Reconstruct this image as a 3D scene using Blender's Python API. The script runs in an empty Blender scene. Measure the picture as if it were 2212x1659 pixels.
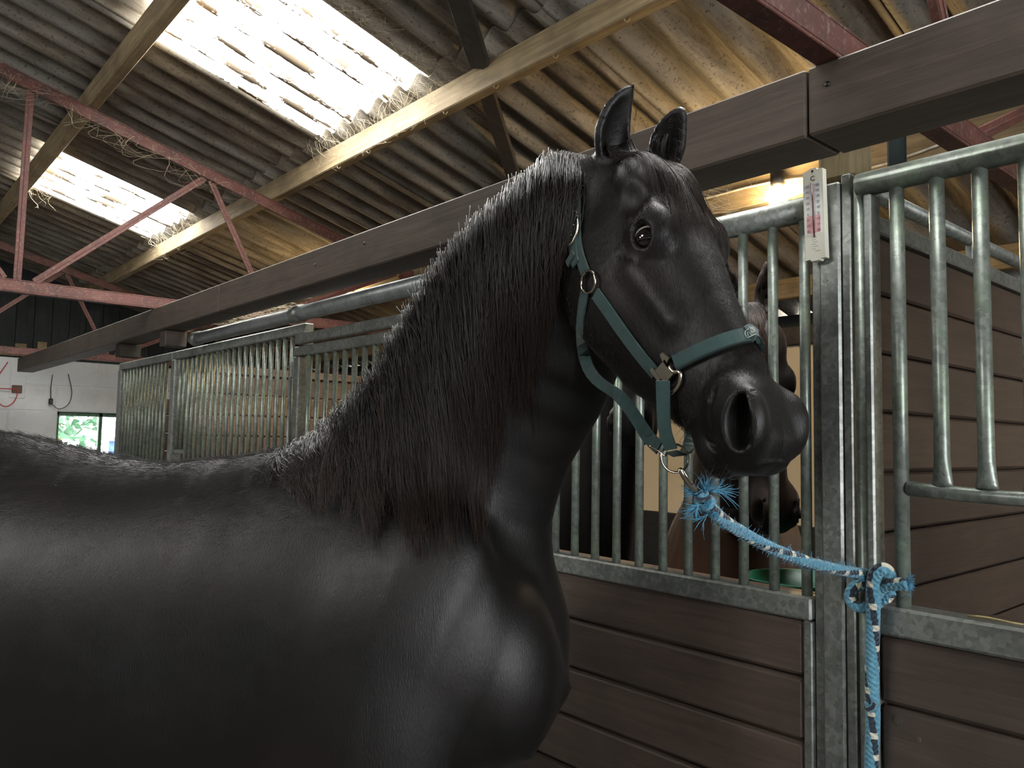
import bpy, bmesh, math, random
import numpy as np
from mathutils import Vector, Matrix, Quaternion
from mathutils.bvhtree import BVHTree

SC = bpy.context.scene
COL = SC.collection
random.seed(7)
RNG = np.random.default_rng(11)

# ------------------------------------------------------------------ camera
IW, IH = 2212, 1659
FPX = 1695.24
YAW, PIT, ROL = math.radians(49.0357), math.radians(4.1324), math.radians(1.0615)
CAM = np.array([0.0, 0.0, 1.70])
FW = np.array([math.cos(YAW)*math.cos(PIT), math.sin(YAW)*math.cos(PIT), math.sin(PIT)])
_rt = np.array([math.sin(YAW), -math.cos(YAW), 0.0]); _up = np.cross(_rt, FW)
RT = _rt*math.cos(ROL) + _up*math.sin(ROL)
UP = -_rt*math.sin(ROL) + _up*math.cos(ROL)
cam_data = bpy.data.cameras.new('camera'); cam = bpy.data.objects.new('camera', cam_data); COL.objects.link(cam)
cam_data.sensor_fit = 'HORIZONTAL'; cam_data.sensor_width = 36.0; cam_data.lens = 36.0*FPX/IW
cam_data.clip_start = 0.05; cam_data.clip_end = 200
cam.matrix_world = Matrix(((RT[0], UP[0], -FW[0], CAM[0]), (RT[1], UP[1], -FW[1], CAM[1]), (RT[2], UP[2], -FW[2], CAM[2]), (0, 0, 0, 1)))
SC.camera = cam
def dep(x, y, z):            # photo pixel at a known depth -> world point
    return CAM + (FW + RT*(x-IW/2)/FPX - UP*(y-IH/2)/FPX)*z
def pln(x, y, ax, v):        # photo pixel on the plane axis = v
    d = FW + RT*(x-IW/2)/FPX - UP*(y-IH/2)/FPX
    return CAM + d*((v-CAM[ax])/d[ax])

# ------------------------------------------------------------------ world, light, exposure
W = bpy.data.worlds.new('overcast_sky'); SC.world = W; W.use_nodes = True
bg = W.node_tree.nodes['Background']; bg.inputs[0].default_value = (0.97, 0.98, 1.0, 1); bg.inputs[1].default_value = 5.0
SC.view_settings.view_transform = 'Standard'; SC.view_settings.look = 'None'
SC.view_settings.gamma = 1.0; SC.view_settings.use_curve_mapping = False
SC.view_settings.exposure = 1.1
SC.cycles.max_bounces = 5; SC.cycles.diffuse_bounces = 4; SC.cycles.glossy_bounces = 2; SC.cycles.transmission_bounces = 3; SC.cycles.caustics_reflective = False; SC.cycles.caustics_refractive = False

# ------------------------------------------------------------------ materials
def new_mat(name):
    m = bpy.data.materials.new(name); m.use_nodes = True
    nt = m.node_tree; return m, nt, nt.nodes['Principled BSDF']
def N(nt, t, **kw):
    n = nt.nodes.new(t)
    for k, v in kw.items():
        if k.startswith('i_'):
            n.inputs[int(k[2:]) if k[2:].isdigit() else k[2:].replace('_', ' ')].default_value = v
        else: setattr(n, k, v)
    return n
def ramp(nt, fac, stops):
    r = nt.nodes.new('ShaderNodeValToRGB'); e = r.color_ramp.elements
    while len(e) < len(stops): e.new(0.5)
    for k, (p, c) in enumerate(stops):
        e[k].position = p; e[k].color = (*c, 1) if len(c) == 3 else c
    nt.links.new(fac, r.inputs[0]); return r.outputs[0]
def coords(nt, scale=(1, 1, 1), rot=(0, 0, 0), obj=False, rnd=True):
    g = nt.nodes.new('ShaderNodeTexCoord') if obj else nt.nodes.new('ShaderNodeNewGeometry')
    out = g.outputs['Object'] if obj else g.outputs['Position']
    mp = nt.nodes.new('ShaderNodeMapping'); mp.inputs['Scale'].default_value = scale; mp.inputs['Rotation'].default_value = rot
    nt.links.new(out, mp.inputs[0])
    if rnd:
        oi = nt.nodes.new('ShaderNodeObjectInfo'); mul = N(nt, 'ShaderNodeMath', operation='MULTIPLY', i_1=37.0)
        nt.links.new(oi.outputs['Random'], mul.inputs[0]); nt.links.new(mul.outputs[0], mp.inputs['Location'])
    return mp.outputs[0]
def noise(nt, vec, scale, detail=4, rough=.6, dist=0.0):
    n = N(nt, 'ShaderNodeTexNoise'); n.inputs['Scale'].default_value = scale; n.inputs['Detail'].default_value = detail
    n.inputs['Roughness'].default_value = rough; n.inputs['Distortion'].default_value = dist
    nt.links.new(vec, n.inputs['Vector']); return n.outputs[0]
def mix(nt, a, b, fac, mode='MIX'):
    n = N(nt, 'ShaderNodeMix', data_type='RGBA', blend_type=mode)
    for sock, v in ((n.inputs[0], fac), (n.inputs[6], a), (n.inputs[7], b)):
        if hasattr(v, 'is_linked'): nt.links.new(v, sock)
        elif isinstance(v, (int, float)): sock.default_value = v
        else: sock.default_value = (*v, 1)
    return n.outputs[2]
def bump(nt, bs, h, strength=.3, dist=.01):
    b = N(nt, 'ShaderNodeBump'); b.inputs['Strength'].default_value = strength; b.inputs['Distance'].default_value = dist
    nt.links.new(h, b.inputs['Height']); nt.links.new(b.outputs[0], bs.inputs['Normal'])
def setc(nt, bs, c):
    if hasattr(c, 'is_linked'): nt.links.new(c, bs.inputs['Base Color'])
    else: bs.inputs['Base Color'].default_value = (*c, 1)

def m_wood(name, dark, light, axis=1, rough=.75, grain=60, dirt=None, bs_=.25):
    m, nt, bs = new_mat(name)
    s = [1, 1, 1]; s[axis] = .06
    v = coords(nt, tuple(s)); g = noise(nt, v, grain, 4, .65, .6)
    c = ramp(nt, g, [(.3, dark), (.7, light)])
    v2 = coords(nt, (1, 1, 1)); n2 = noise(nt, v2, 3.5, 3, .65)
    c = mix(nt, c, dirt or tuple(x*.55 for x in dark), ramp(nt, n2, [(.42, (0, 0, 0)), (.75, (.75, .75, .75))]))
    oi = nt.nodes.new('ShaderNodeObjectInfo')
    hv = N(nt, 'ShaderNodeHueSaturation'); nt.links.new(c, hv.inputs['Color'])
    mr = N(nt, 'ShaderNodeMapRange'); mr.inputs[3].default_value = .8; mr.inputs[4].default_value = 1.2
    nt.links.new(oi.outputs['Random'], mr.inputs[0]); nt.links.new(mr.outputs[0], hv.inputs['Value'])
    setc(nt, bs, hv.outputs[0]); bs.inputs['Roughness'].default_value = rough
    bump(nt, bs, g, bs_, .004); return m
def m_galv(name, a=(.30, .33, .31), b=(.48, .52, .50), green=.0, rough=.42, metal=.55):
    m, nt, bs = new_mat(name)
    v = coords(nt); vo = N(nt, 'ShaderNodeTexVoronoi'); vo.inputs['Scale'].default_value = 85; nt.links.new(v, vo.inputs['Vector'])
    sep = N(nt, 'ShaderNodeSeparateColor'); nt.links.new(vo.outputs['Color'], sep.inputs[0])
    n1 = noise(nt, v, 9, 4, .7)
    c = ramp(nt, sep.outputs[0], [(.1, a), (.9, b)])
    c = mix(nt, c, tuple(x*.5 for x in a), ramp(nt, n1, [(.45, (0, 0, 0)), (.72, (.8, .8, .8))]))
    n2 = noise(nt, v, 120, 2, .6)
    c = mix(nt, c, (.07, .075, .06), ramp(nt, n2, [(.62, (0, 0, 0)), (.74, (.7, .7, .7))]))
    if green: 
        n3 = noise(nt, v, 14, 2, .6)
        c = mix(nt, c, (.30, .42, .27), ramp(nt, n3, [(.45, (0, 0, 0)), (.8, (green,)*3)]))
    setc(nt, bs, c); bs.inputs['Metallic'].default_value = metal; bs.inputs['Roughness'].default_value = rough
    bump(nt, bs, n1, .15, .002); return m
def m_plain(name, c, rough=.6, metal=0.0, var=.25, scale=20, bmp=.1):
    m, nt, bs = new_mat(name); v = coords(nt); n1 = noise(nt, v, scale, 3, .65)
    cc = mix(nt, c, tuple(x*(1-var*2) if var < .5 else 0 for x in c), ramp(nt, n1, [(.4, (0, 0, 0)), (.75, (1, 1, 1))]))
    setc(nt, bs, cc); bs.inputs['Roughness'].default_value = rough; bs.inputs['Metallic'].default_value = metal
    if bmp: bump(nt, bs, n1, bmp, .003)
    return m
def m_emit(name, c, s):
    m = bpy.data.materials.new(name); m.use_nodes = True; nt = m.node_tree; nt.nodes.clear()
    e = N(nt, 'ShaderNodeEmission'); e.inputs[0].default_value = (*c, 1); e.inputs[1].default_value = s
    o = N(nt, 'ShaderNodeOutputMaterial'); nt.links.new(e.outputs[0], o.inputs[0]); return m

def m_roof():
    m, nt, bs = new_mat('fibre_cement')
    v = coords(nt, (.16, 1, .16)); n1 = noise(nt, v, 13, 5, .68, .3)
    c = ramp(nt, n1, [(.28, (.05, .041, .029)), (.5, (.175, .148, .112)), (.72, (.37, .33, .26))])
    v2 = coords(nt, (1, 1, 1)); n2 = noise(nt, v2, 1.6, 3, .6)
    c = mix(nt, c, (.27, .265, .245), ramp(nt, n2, [(.45, (0, 0, 0)), (.7, (.6, .6, .6))]))
    n3 = noise(nt, v2, 55, 2, .7)
    c = mix(nt, c, (.045, .035, .022), ramp(nt, n3, [(.58, (0, 0, 0)), (.7, (.75, .75, .75))]))
    setc(nt, bs, c); bs.inputs['Roughness'].default_value = .9; bump(nt, bs, n1, .4, .008); return m
def m_sky():
    # sun-bleached translucent roof sheet, back-lit by the sky, dirt lying in its troughs
    m = bpy.data.materials.new('translucent_roof_sheet'); m.use_nodes = True; nt = m.node_tree; nt.nodes.clear()
    v = coords(nt, (.22, 1, .22)); n1 = noise(nt, v, 16, 6, .75)
    tc = N(nt, 'ShaderNodeTexCoord'); sx = N(nt, 'ShaderNodeSeparateXYZ'); nt.links.new(tc.outputs['Object'], sx.inputs[0])
    f1 = N(nt, 'ShaderNodeMath', operation='MULTIPLY', i_1=2*math.pi/.2); nt.links.new(sx.outputs[1], f1.inputs[0])
    f2 = N(nt, 'ShaderNodeMath', operation='COSINE'); nt.links.new(f1.outputs[0], f2.inputs[0])
    f3 = N(nt, 'ShaderNodeMath', operation='MULTIPLY_ADD', i_1=-.11); nt.links.new(f2.outputs[0], f3.inputs[0]); nt.links.new(n1, f3.inputs[2])
    mask = ramp(nt, f3.outputs[0], [(.575, (1, 1, 1)), (.60, (.0, .0, .0))])
    e = N(nt, 'ShaderNodeEmission'); e.inputs[0].default_value = (1.0, .99, .95, 1); e.inputs[1].default_value = SKYL
    d = N(nt, 'ShaderNodeBsdfDiffuse'); d.inputs[0].default_value = (.30, .24, .17, 1)
    mx = N(nt, 'ShaderNodeMixShader'); o = N(nt, 'ShaderNodeOutputMaterial')
    nt.links.new(mask, mx.inputs[0]); nt.links.new(d.outputs[0], mx.inputs[1]); nt.links.new(e.outputs[0], mx.inputs[2]); nt.links.new(mx.outputs[0], o.inputs[0])
    return m
def m_red():
    m, nt, bs = new_mat('red_primer_steel'); v = coords(nt); n1 = noise(nt, v, 7, 4, .7)
    c = ramp(nt, n1, [(.3, (.042, .016, .012)), (.55, (.098, .031, .023)), (.75, (.135, .057, .043))])
    n2 = noise(nt, v, 60, 2, .7); c = mix(nt, c, (.20, .17, .13), ramp(nt, n2, [(.55, (0, 0, 0)), (.75, (.6, .6, .6))]))
    setc(nt, bs, c); bs.inputs['Roughness'].default_value = .65; bump(nt, bs, n2, .15, .002); return m
def m_wall(name, c, dirt):
    m, nt, bs = new_mat(name); v = coords(nt, rnd=False); n1 = noise(nt, v, 2.2, 6, .65); n2 = noise(nt, v, 40, 4, .6)
    cc = mix(nt, c, dirt, ramp(nt, n1, [(.5, (0, 0, 0)), (.8, (.8, .8, .8))]))
    setc(nt, bs, cc); bs.inputs['Roughness'].default_value = .8; bump(nt, bs, n2, .25, .006); return m

SKYL = 15.0
M = dict(
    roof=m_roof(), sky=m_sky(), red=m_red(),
    purlin=m_wood('purlin_timber', (.16, .115, .06), (.36, .28, .16), 1, .8, 40, (.10, .075, .045)),
    beam=m_wood('stained_beam', (.060, .044, .033), (.104, .080, .060), 1, .7, 45, (.045, .034, .026)),
    brace=m_wood('dark_brace_timber', (.035, .03, .024), (.075, .062, .045), 0, .8, 40),
    plank=m_wood('brown_plank', (.052, .037, .029), (.090, .066, .052), 1, .5, 50, (.037, .028, .022)),
    plankx=m_wood('brown_plank_partition', (.045, .030, .021), (.080, .053, .038), 0, .55, 50, (.034, .024, .018)),
    tan=m_wood('tan_plank', (.12, .072, .042), (.21, .135, .085), 0, .65, 45, (.09, .055, .033)),
    rawwood=m_wood('raw_post_timber', (.17, .13, .065), (.36, .29, .16), 2, .85, 60, (.10, .08, .04), .6),
    gable=m_wood('dark_gable_board', (.012, .017, .017), (.035, .044, .043), 2, .8, 40),
    galv=m_galv('galvanised_steel', (.185, .198, .182), (.28, .298, .276)), bar=m_galv('galvanised_bar', (.20, .23, .205), (.30, .335, .305), .5, .38, .5),
    track=m_galv('grey_track_tube', (.22, .24, .24), (.28, .30, .30), 0, .4, .4),
    white=m_wall('white_painted_block', (.74, .77, .77), (.5, .53, .53)), cream=m_wall('cream_painted_wall', (.78, .65, .44), (.62, .47, .28)),
    green=m_plain('green_window_paint', (.09, .22, .13), .5), concrete=m_plain('concrete_floor', (.11, .10, .09), .9, 0, .2, 6, .3),
    dark=m_plain('dark_rubber', (.02, .02, .019), .8), black=m_plain('black_plastic', (.012, .012, .013), .45),
)

# ------------------------------------------------------------------ mesh helpers
def link(o, parent=None):
    COL.objects.link(o)
    if parent is not None:
        o.parent = parent; o.matrix_parent_inverse = Matrix.Identity(4)
    return o
def tag(o, label=None, cat=None, group=None, kind=None):
    if label: o['label'] = label
    if cat: o['category'] = cat
    if group: o['group'] = group
    if kind: o['kind'] = kind
    return o
def wloc(o):
    l = Vector((0, 0, 0))
    while o is not None: l = l + o.location; o = o.parent
    return l
def empty(name, loc, label=None, cat=None, group=None, kind=None, parent=None):
    o = bpy.data.objects.new(name, None); o.empty_display_size = .1
    link(o, parent); o.location = Vector(loc) - (wloc(parent) if parent else Vector((0, 0, 0))); return tag(o, label, cat, group, kind)
def mesh(name, vs, fs, mat, parent=None, smooth=False, origin=None):
    vs = np.asarray(vs, float)
    c = (vs.min(0)+vs.max(0))/2 if origin is None else np.asarray(origin, float)
    me = bpy.data.meshes.new(name)
    me.from_pydata((vs-c).tolist(), [], fs if isinstance(fs, list) else fs.tolist())
    me.materials.append(M[mat] if isinstance(mat, str) else mat)
    if smooth: me.polygons.foreach_set('use_smooth', [True]*len(me.polygons))
    me.update(); o = bpy.data.objects.new(name, me); link(o, parent)
    o.location = Vector(c) - (wloc(parent) if parent else Vector((0, 0, 0))); return o
def dup(o, loc, parent=None, name=None):      # copy sharing mesh data, loc = world
    c = o.copy(); link(c, parent); c.location = Vector(loc) - (wloc(parent) if parent else Vector((0, 0, 0)))
    return c
def cbox(x0, x1, y0, y1, z0, z1, b=.004):
    c = ((x0+x1)/2, (y0+y1)/2, (z0+z1)/2); h = ((x1-x0)/2, (y1-y0)/2, (z1-z0)/2)
    b = min(b, min(h)*.45); vs = []; idx = {}
    for sx in (-1, 1):
        for sy in (-1, 1):
            for sz in (-1, 1):
                for a in range(3):
                    s = (sx, sy, sz); v = [c[k]+s[k]*(h[k] if k == a else h[k]-b) for k in range(3)]
                    idx[(sx, sy, sz, a)] = len(vs); vs.append(v)
    fs = []
    def add(f):
        p = [np.array(vs[i]) for i in f]; n = np.cross(p[1]-p[0], p[2]-p[1]); ctr = sum(p)/len(p)-np.array(c)
        fs.append(f if n@ctr > 0 else f[::-1])
    for a in range(3):
        u, w = [k for k in range(3) if k != a]
        for s in (-1, 1):
            q = []
            for su, sw in ((-1, -1), (1, -1), (1, 1), (-1, 1)):
                k = [0, 0, 0]; k[a] = s; k[u] = su; k[w] = sw; q.append(idx[(*k, a)])
            add(q)
        for su in (-1, 1):
            for sw in (-1, 1):      # edge along axis a
                k0 = [0, 0, 0]; k0[a] = -1; k0[u] = su; k0[w] = sw; k1 = list(k0); k1[a] = 1
                add([idx[(*k0, u)], idx[(*k1, u)], idx[(*k1, w)], idx[(*k0, w)]])
    for sx in (-1, 1):
        for sy in (-1, 1):
            for sz in (-1, 1): add([idx[(sx, sy, sz, a)] for a in range(3)])
    return vs, fs
def box(name, x0, x1, y0, y1, z0, z1, mat, parent=None, b=.004):
    vs, fs = cbox(x0, x1, y0, y1, z0, z1, b); return mesh(name, vs, fs, mat, parent)
def frame_of(t):
    t = np.asarray(t, float); t = t/np.linalg.norm(t); a = np.array([0, 0, 1.0]) if abs(t[2]) < .9 else np.array([1.0, 0, 0])
    n = np.cross(a, t); n /= np.linalg.norm(n); return n, np.cross(t, n)
def tube_vf(pts, r, n=12, cap=True, closed=False):
    pts = np.asarray(pts, float); k = len(pts); r = np.broadcast_to(np.asarray(r, float), (k,))
    tg = np.gradient(pts, axis=0) if not closed else (np.roll(pts, -1, 0)-np.roll(pts, 1, 0))
    tg /= np.linalg.norm(tg, axis=1)[:, None]+1e-12
    nn, bb = frame_of(tg[0]); vs = []
    for i in range(k):
        nn = nn - tg[i]*(nn@tg[i]); nn /= np.linalg.norm(nn)+1e-12; bb = np.cross(tg[i], nn)
        for j in range(n):
            a = 2*math.pi*j/n; vs.append(pts[i]+r[i]*(math.cos(a)*nn+math.sin(a)*bb))
    fs = []
    for i in range(k if closed else k-1):
        i2 = (i+1) % k
        for j in range(n):
            j2 = (j+1) % n; fs.append([i*n+j, i*n+j2, i2*n+j2, i2*n+j])
    if cap and not closed: fs += [list(range(n))[::-1], [(k-1)*n+j for j in range(n)]]
    return vs, fs
def tube(name, pts, r, mat, parent=None, n=12, closed=False):
    vs, fs = tube_vf(pts, r, n, True, closed); return mesh(name, vs, fs, mat, parent, True)
def obox(name, p0, p1, w, h, mat, parent=None, upv=(0, 0, 1), b=.003):   # box bar from p0 to p1: w sideways, h along upv
    p0 = np.array(p0, float); p1 = np.array(p1, float); t = p1-p0; L = np.linalg.norm(t); t /= L
    s = np.cross(t, upv); s /= np.linalg.norm(s); u = np.cross(s, t)
    vs, fs = cbox(-L/2, L/2, -w/2, w/2, -h/2, h/2, b); c = (p0+p1)/2
    vs = [c+t*v[0]+s*v[1]+u*v[2] for v in vs]
    a = np.linalg.det(np.stack([t, s, u]))
    if a < 0: fs = [f[::-1] for f in fs]
    return mesh(name, vs, fs, mat, parent)

# ================================================================== THE BARN
TAN = .273; RZ = 3.53            # roof: z = RZ + TAN*(2.28-X)
def roofz(x): return RZ + TAN*(2.28-x)
# floor
fl = box('floor', -7.5, 5.6, -6.5, 11.4, -.2, 0.0, 'concrete', None, .001); tag(fl, 'bare grey concrete stable floor', None, None, 'structure')
# ---- roof of corrugated sheets
ceil_ = empty('ceiling', (0, 0, roofz(0)), 'pitched roof of dusty corrugated fibre cement sheets', None, None, 'structure')
PIT_C = .2; SHW = 1.0
def sheet_mesh(name, x0, x1, mat, flip=1, lift=0.0):
    ny = 5*14+9; nx = 6; vs = []; fs = []
    L = x1-x0
    for i in range(nx+1):
        for j in range(ny+1):
            y = (j/ny)*(SHW+.13)-.065
            z = .030*math.cos(2*math.pi*y/PIT_C)
            vs.append((x0+L*i/nx, y, roofz(x0+L*i/nx)+z+lift))
    top = len(vs)
    for v in list(vs): vs.append((v[0], v[1], v[2]+.007))
    w = ny+1
    for i in range(nx):
        for j in range(ny):
            a = i*w+j; fs.append([a, a+1, a+w+1, a+w]); b = a+top; fs.append([b, b+w, b+w+1, b+1])
    for i in range(nx):
        for j in (0, ny):
            a = i*w+j; q = [a, a+w, a+w+top, a+top]; fs.append(q if j == 0 else q[::-1])
    for j in range(ny):
        for i in (0, nx):
            a = i*w+j; q = [a, a+1, a+1+top, a+top]; fs.append(q[::-1] if i == 0 else q)
    vs = np.array(vs)
    if flip < 0: vs[:, 0] = -3.0-vs[:, 0]; fs = [f[::-1] for f in fs]
    return mesh(name, vs, fs, mat, ceil_, True, origin=((x0+x1)/2 if flip > 0 else -3.0-(x0+x1)/2, 0, roofz((x0+x1)/2)))
ROWS = [(-1.5, -.05, .030), (-.13, 1.19, .020), (1.12, 2.33, .010), (2.19, 3.55, 0.0), (3.42, 5.75, -.010)]
YB = 3.305                        # sheet joint line through the skylight
# two skylights show in the picture; the others lie outside it, above and behind the camera, where the horse's eye mirrors them
SKY_R = {(2, 0), (2, -3)}; SKY_L = {(2, 0), (1, -2)}
OFFSCREEN = {(1, 2, -3): 'skylight_near_slope_offscreen', (-1, 2, 0): 'skylight_far_slope_offscreen', (-1, 1, -2): 'skylight_ridge_offscreen'}
for side in (1, -1):
    for ri, (x0, x1, lift) in enumerate(ROWS):
        base = bs_ = None
        for k in range(-10, 9):
            y = YB + k*SHW if k < 2 else (5.105 if k == 2 else 5.705 + (k-3)*SHW)
            skyl = (side > 0 and ((ri == 2 and k == 0) or (ri == 2 and k == 4) or (ri, k) in SKY_R-{(2, 0)})) or (side < 0 and (ri, k) in SKY_L)
            if skyl:
                if bs_ is None: o = bs_ = sheet_mesh('skylight_sheet', x0, x1, 'sky', side, lift)
                else: o = dup(bs_, (0, 0, 0), ceil_)
                o.name = OFFSCREEN.get((side, ri, k), 'skylight_sheet')
            else:
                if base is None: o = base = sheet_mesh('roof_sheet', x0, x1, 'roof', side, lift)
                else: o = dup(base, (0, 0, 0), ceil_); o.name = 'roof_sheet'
            xm = (x0+x1)/2 if side > 0 else -3.0-(x0+x1)/2
            o.location = Vector((xm, y, roofz((x0+x1)/2)+random.uniform(-.002, .002)+(.004 if k % 2 else 0))) - wloc(ceil_)
# ridge capping
rv = [(-2.0, -7, roofz(-1.0)+.02), (-1.5, -7, roofz(-1.5)+.08), (-1.0, -7, roofz(-1.0)+.02)]
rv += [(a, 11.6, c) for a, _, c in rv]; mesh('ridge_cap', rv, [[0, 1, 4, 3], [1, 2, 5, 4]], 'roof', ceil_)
# ---- purlins
def purlin(x, label, dp=.135):
    z1 = roofz(x+.03)-.030-.004; z0 = z1-dp
    o = box('roof_purlin', x, x+.065, -6.4, 11.3, z0, z1, 'purlin', None, .006); tag(o, label, 'purlin', 'timber purlins under the roof sheets'); return o
purlin(2.25, 'sunlit timber purlin under the lower end of the big skylight')
purlin(1.07, 'timber purlin at the upper end of both skylights')
purlin(3.45, 'timber purlin over the stalls carrying the bulb lamps', .26)
purlin(4.75, 'timber purlin above the cream back wall')
purlin(-.12, 'timber purlin above the aisle, up the slope from the skylights')
# ---- steel trusses
def truss(y, label):
    t = empty('steel_roof_truss', (0, y, 2.48), label, 'roof truss', 'red steel roof trusses')
    z0, z1 = 2.49, 2.565
    def ang(name, xa, xb):      # tie: a web with top and bottom flange
        hh = .006
        box(name, xa, xb, y-.026, y+.026, z0, z0+.008, 'red', t, .002)
        box(name, xa, xb, y-.026, y-.018, z0+.008, z1-.008, 'red', t, .002)
        box(name, xa, xb, y-.026, y+.026, z1-.008, z1, 'red', t, .002)
    ang('bottom_chord', -6.6, 5.10)
    def rz(x): return 3.357-.04+.27*(2.25-x)
    for s in (1, -1):
        f = (lambda x: x) if s > 0 else (lambda x: -3.0-x)
        xa, xb = -1.5, 5.15
        obox('rafter', (f(xa), y, rz(xa)), (f(xb), y, rz(xb)), .055, .008, 'red', t, (0, 0, 1)).location.z += .034
        obox('rafter', (f(xa), y-.02, rz(xa)), (f(xb), y-.02, rz(xb)), .008, .075, 'red', t, (0, 0, 1))
        def web(x0, za, x1, zb, w=.042):
            obox('web_strut', (f(x0), y, za), (f(x1), y, zb), w, .008, 'red', t, (0, 1, 0)); obox('web_strut', (f(x0), y+.012, za), (f(x1), y+.012, zb), .007, .04, 'red', t, (0, 1, 0))
        web(.77, rz(.77)-.03, .765, z1)
        web(1.79, rz(1.79)-.035, .85, z1); web(1.83, rz(1.83)-.035, 2.27, z1)
        web(3.3, rz(3.3)-.035, 2.35, z1); web(3.34, rz(3.34)-.035, 3.7, z1)
        web(.70, z1, -.35, rz(-.35)-.035); web(-.4, rz(-.4)-.035, -1.45, z1)
    return t
truss(.762, 'red steel truss resting over the galvanised corner post'); truss(5.22, 'red steel truss between the two skylights'); truss(9.42, 'dark red steel truss before the black gable boards')
# diagonal brace boards under the sheets
def brace(a, b, w, label):
    za = roofz(a[0])-.06; zb = roofz(b[0])-.06
    t = np.array([b[0]-a[0], b[1]-a[1], zb-za]); nrm = np.array([TAN, 0, 1.0])
    o = obox('brace_board', (a[0], a[1], za), (b[0], b[1], zb), w, .03, 'brace', None, nrm); tag(o, label, 'brace board')
brace((1.15, 1.98), (2.246, 2.86), .10, 'dark diagonal brace board running up from the sunlit purlin'); brace((2.32, 2.93), (3.445, 3.83), .085, 'dark diagonal brace board running down behind the long beam')
# ---- long beam over the stall fronts
bm_ = empty('timber_beam', (1.50, .9, 2.343), 'long dark brown timber beam above the stall fronts', 'beam')
for a, b in ((-2.4, .8035), (.8075, 4.080), (4.084, 7.444), (7.448, 9.87)):
    box('beam_length', 1.50, 1.65, a, b, 2.343, 2.489, 'beam', bm_, .005)
tag(box('timber_corbel', 1.53, 1.66, 5.02, 5.13, 2.245, 2.342, 'plank', None), 'short timber packing block between the long beam and the barred front', 'timber block')
tag(box('timber_corbel', 1.54, 1.68, 6.05, 6.17, 2.25, 2.342, 'brace', None), 'short timber block between the beam and the end of the barred front', 'timber block')
# ---- far end wall: painted concrete blocks with a window, gable boards over it
YE = 10.95
wf = empty('wall_far', (0, YE, 0), 'white painted block end wall', None, None, 'structure')
WX0, WX1, WZ0, WZ1 = 2.12, 3.22, .95, 1.955
zs = [0, .35, .66, .97, 1.28, 1.60, 1.955, 2.27, 2.585]; off = 0
for i in range(len(zs)-1):
    z0, z1 = zs[i]+.004, zs[i+1]-.004; x = -7.4 - off
    off = .5 - off
    while x < 5.6:
        xa, xb = max(x, -7.4)+.003, min(x+.95, 5.6)-.003; x += .95
        segs = [(xa, xb)]
        if z1 > WZ0 and z0 < WZ1-.01:
            segs = [(p, q) for p, q in ((xa, min(xb, WX0)), (max(xa, WX1), xb)) if q-p > .03]
        for p, q in segs:
            box('block', p, q, YE+random.uniform(0, .006), YE+.2, z0, z1, 'white', wf, .008)
# mortar backing
for (a, b, c, d) in ((-7.4, WX0, 0, 2.585), (WX1, 5.6, 0, 2.585), (WX0, WX1, 0, WZ0), (WX0, WX1, WZ1, 2.585)):
    box('mortar', a, b, YE+.012, YE+.19, c, d, 'white', wf, .001)
win = empty('window_1', (WX0, YE, WZ0), 'green framed window in the white end wall', None, None, 'structure')
for a, b, c, d in ((WX0, WX1, WZ1-.05, WZ1), (WX0, WX1, WZ0, WZ0+.05), (WX0, WX0+.03, WZ0, WZ1), (WX1-.05, WX1, WZ0, WZ1), (2.60, 2.64, WZ0, WZ1)):
    box('window_frame', a, b, YE+.06, YE+.12, c, d, 'green', win, .003)
gm, gnt, gbs = new_mat('window_glass'); gbs.inputs['Transmission Weight'].default_value = 1.0; gbs.inputs['Roughness'].default_value = .02; gbs.inputs['IOR'].default_value = 1.02
for a, b in ((WX0+.03, 2.60), (2.64, WX1-.05)): box('pane', a, b, YE+.085, YE+.09, WZ0+.05, WZ1-.05, gm, win, .001)
gb = empty('wall_gable', (0, YE, 2.6), 'black vertical boards closing the gable above the white wall', None, None, 'structure')
x = -1.6
while x < 5.5:
    zt = roofz(min(x+.19, 5.5))-.05
    if zt > 2.66: box('gable_board', x+.003, x+.187, YE+.05+random.uniform(0, .012), YE+.08, 2.59, zt, 'gable', gb, .003)
    x += .19
mesh('gable_backing', [(-1.6, YE+.085, 2.59), (5.5, YE+.085, 2.59), (5.5, YE+.085, roofz(5.5)+.02), (-1.6, YE+.085, roofz(-1.6)+.02), (-1.6, YE+.1, 2.59), (5.5, YE+.1, 2.59), (5.5, YE+.1, roofz(5.5)+.02), (-1.6, YE+.1, roofz(-1.6)+.02)], [[0, 1, 2, 3], [7, 6, 5, 4], [0, 4, 5, 1], [1, 5, 6, 2], [2, 6, 7, 3], [3, 7, 4, 0]], 'gable', gb)
x = -1.6
while x > -7.2:
    zt = roofz(-3.0-(x-.19))-.05
    if zt > 2.66: box('gable_board', x-.187, x-.003, YE+.05+random.uniform(0, .012), YE+.08, 2.59, zt, 'gable', gb, .003)
    x -= .19
mesh('gable_backing', [(-1.601, YE+.085, 2.59), (-7.4, YE+.085, 2.59), (-7.4, YE+.085, 2.62), (-1.601, YE+.085, roofz(-1.5)+.02), (-1.601, YE+.1, 2.59), (-7.4, YE+.1, 2.59), (-7.4, YE+.1, 2.62), (-1.601, YE+.1, roofz(-1.5)+.02)], [[3, 2, 1, 0], [4, 5, 6, 7], [1, 5, 4, 0], [2, 6, 5, 1], [3, 7, 6, 2], [0, 4, 7, 3]], 'gable', gb)
# cornice plank on the wall head and clutter
tag(box('wall_plate', -1.4, 2.0, YE-.06, YE+.03, 2.60, 2.66, 'purlin', None), 'dusty timber plate lying on top of the white end wall', 'timber')
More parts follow.
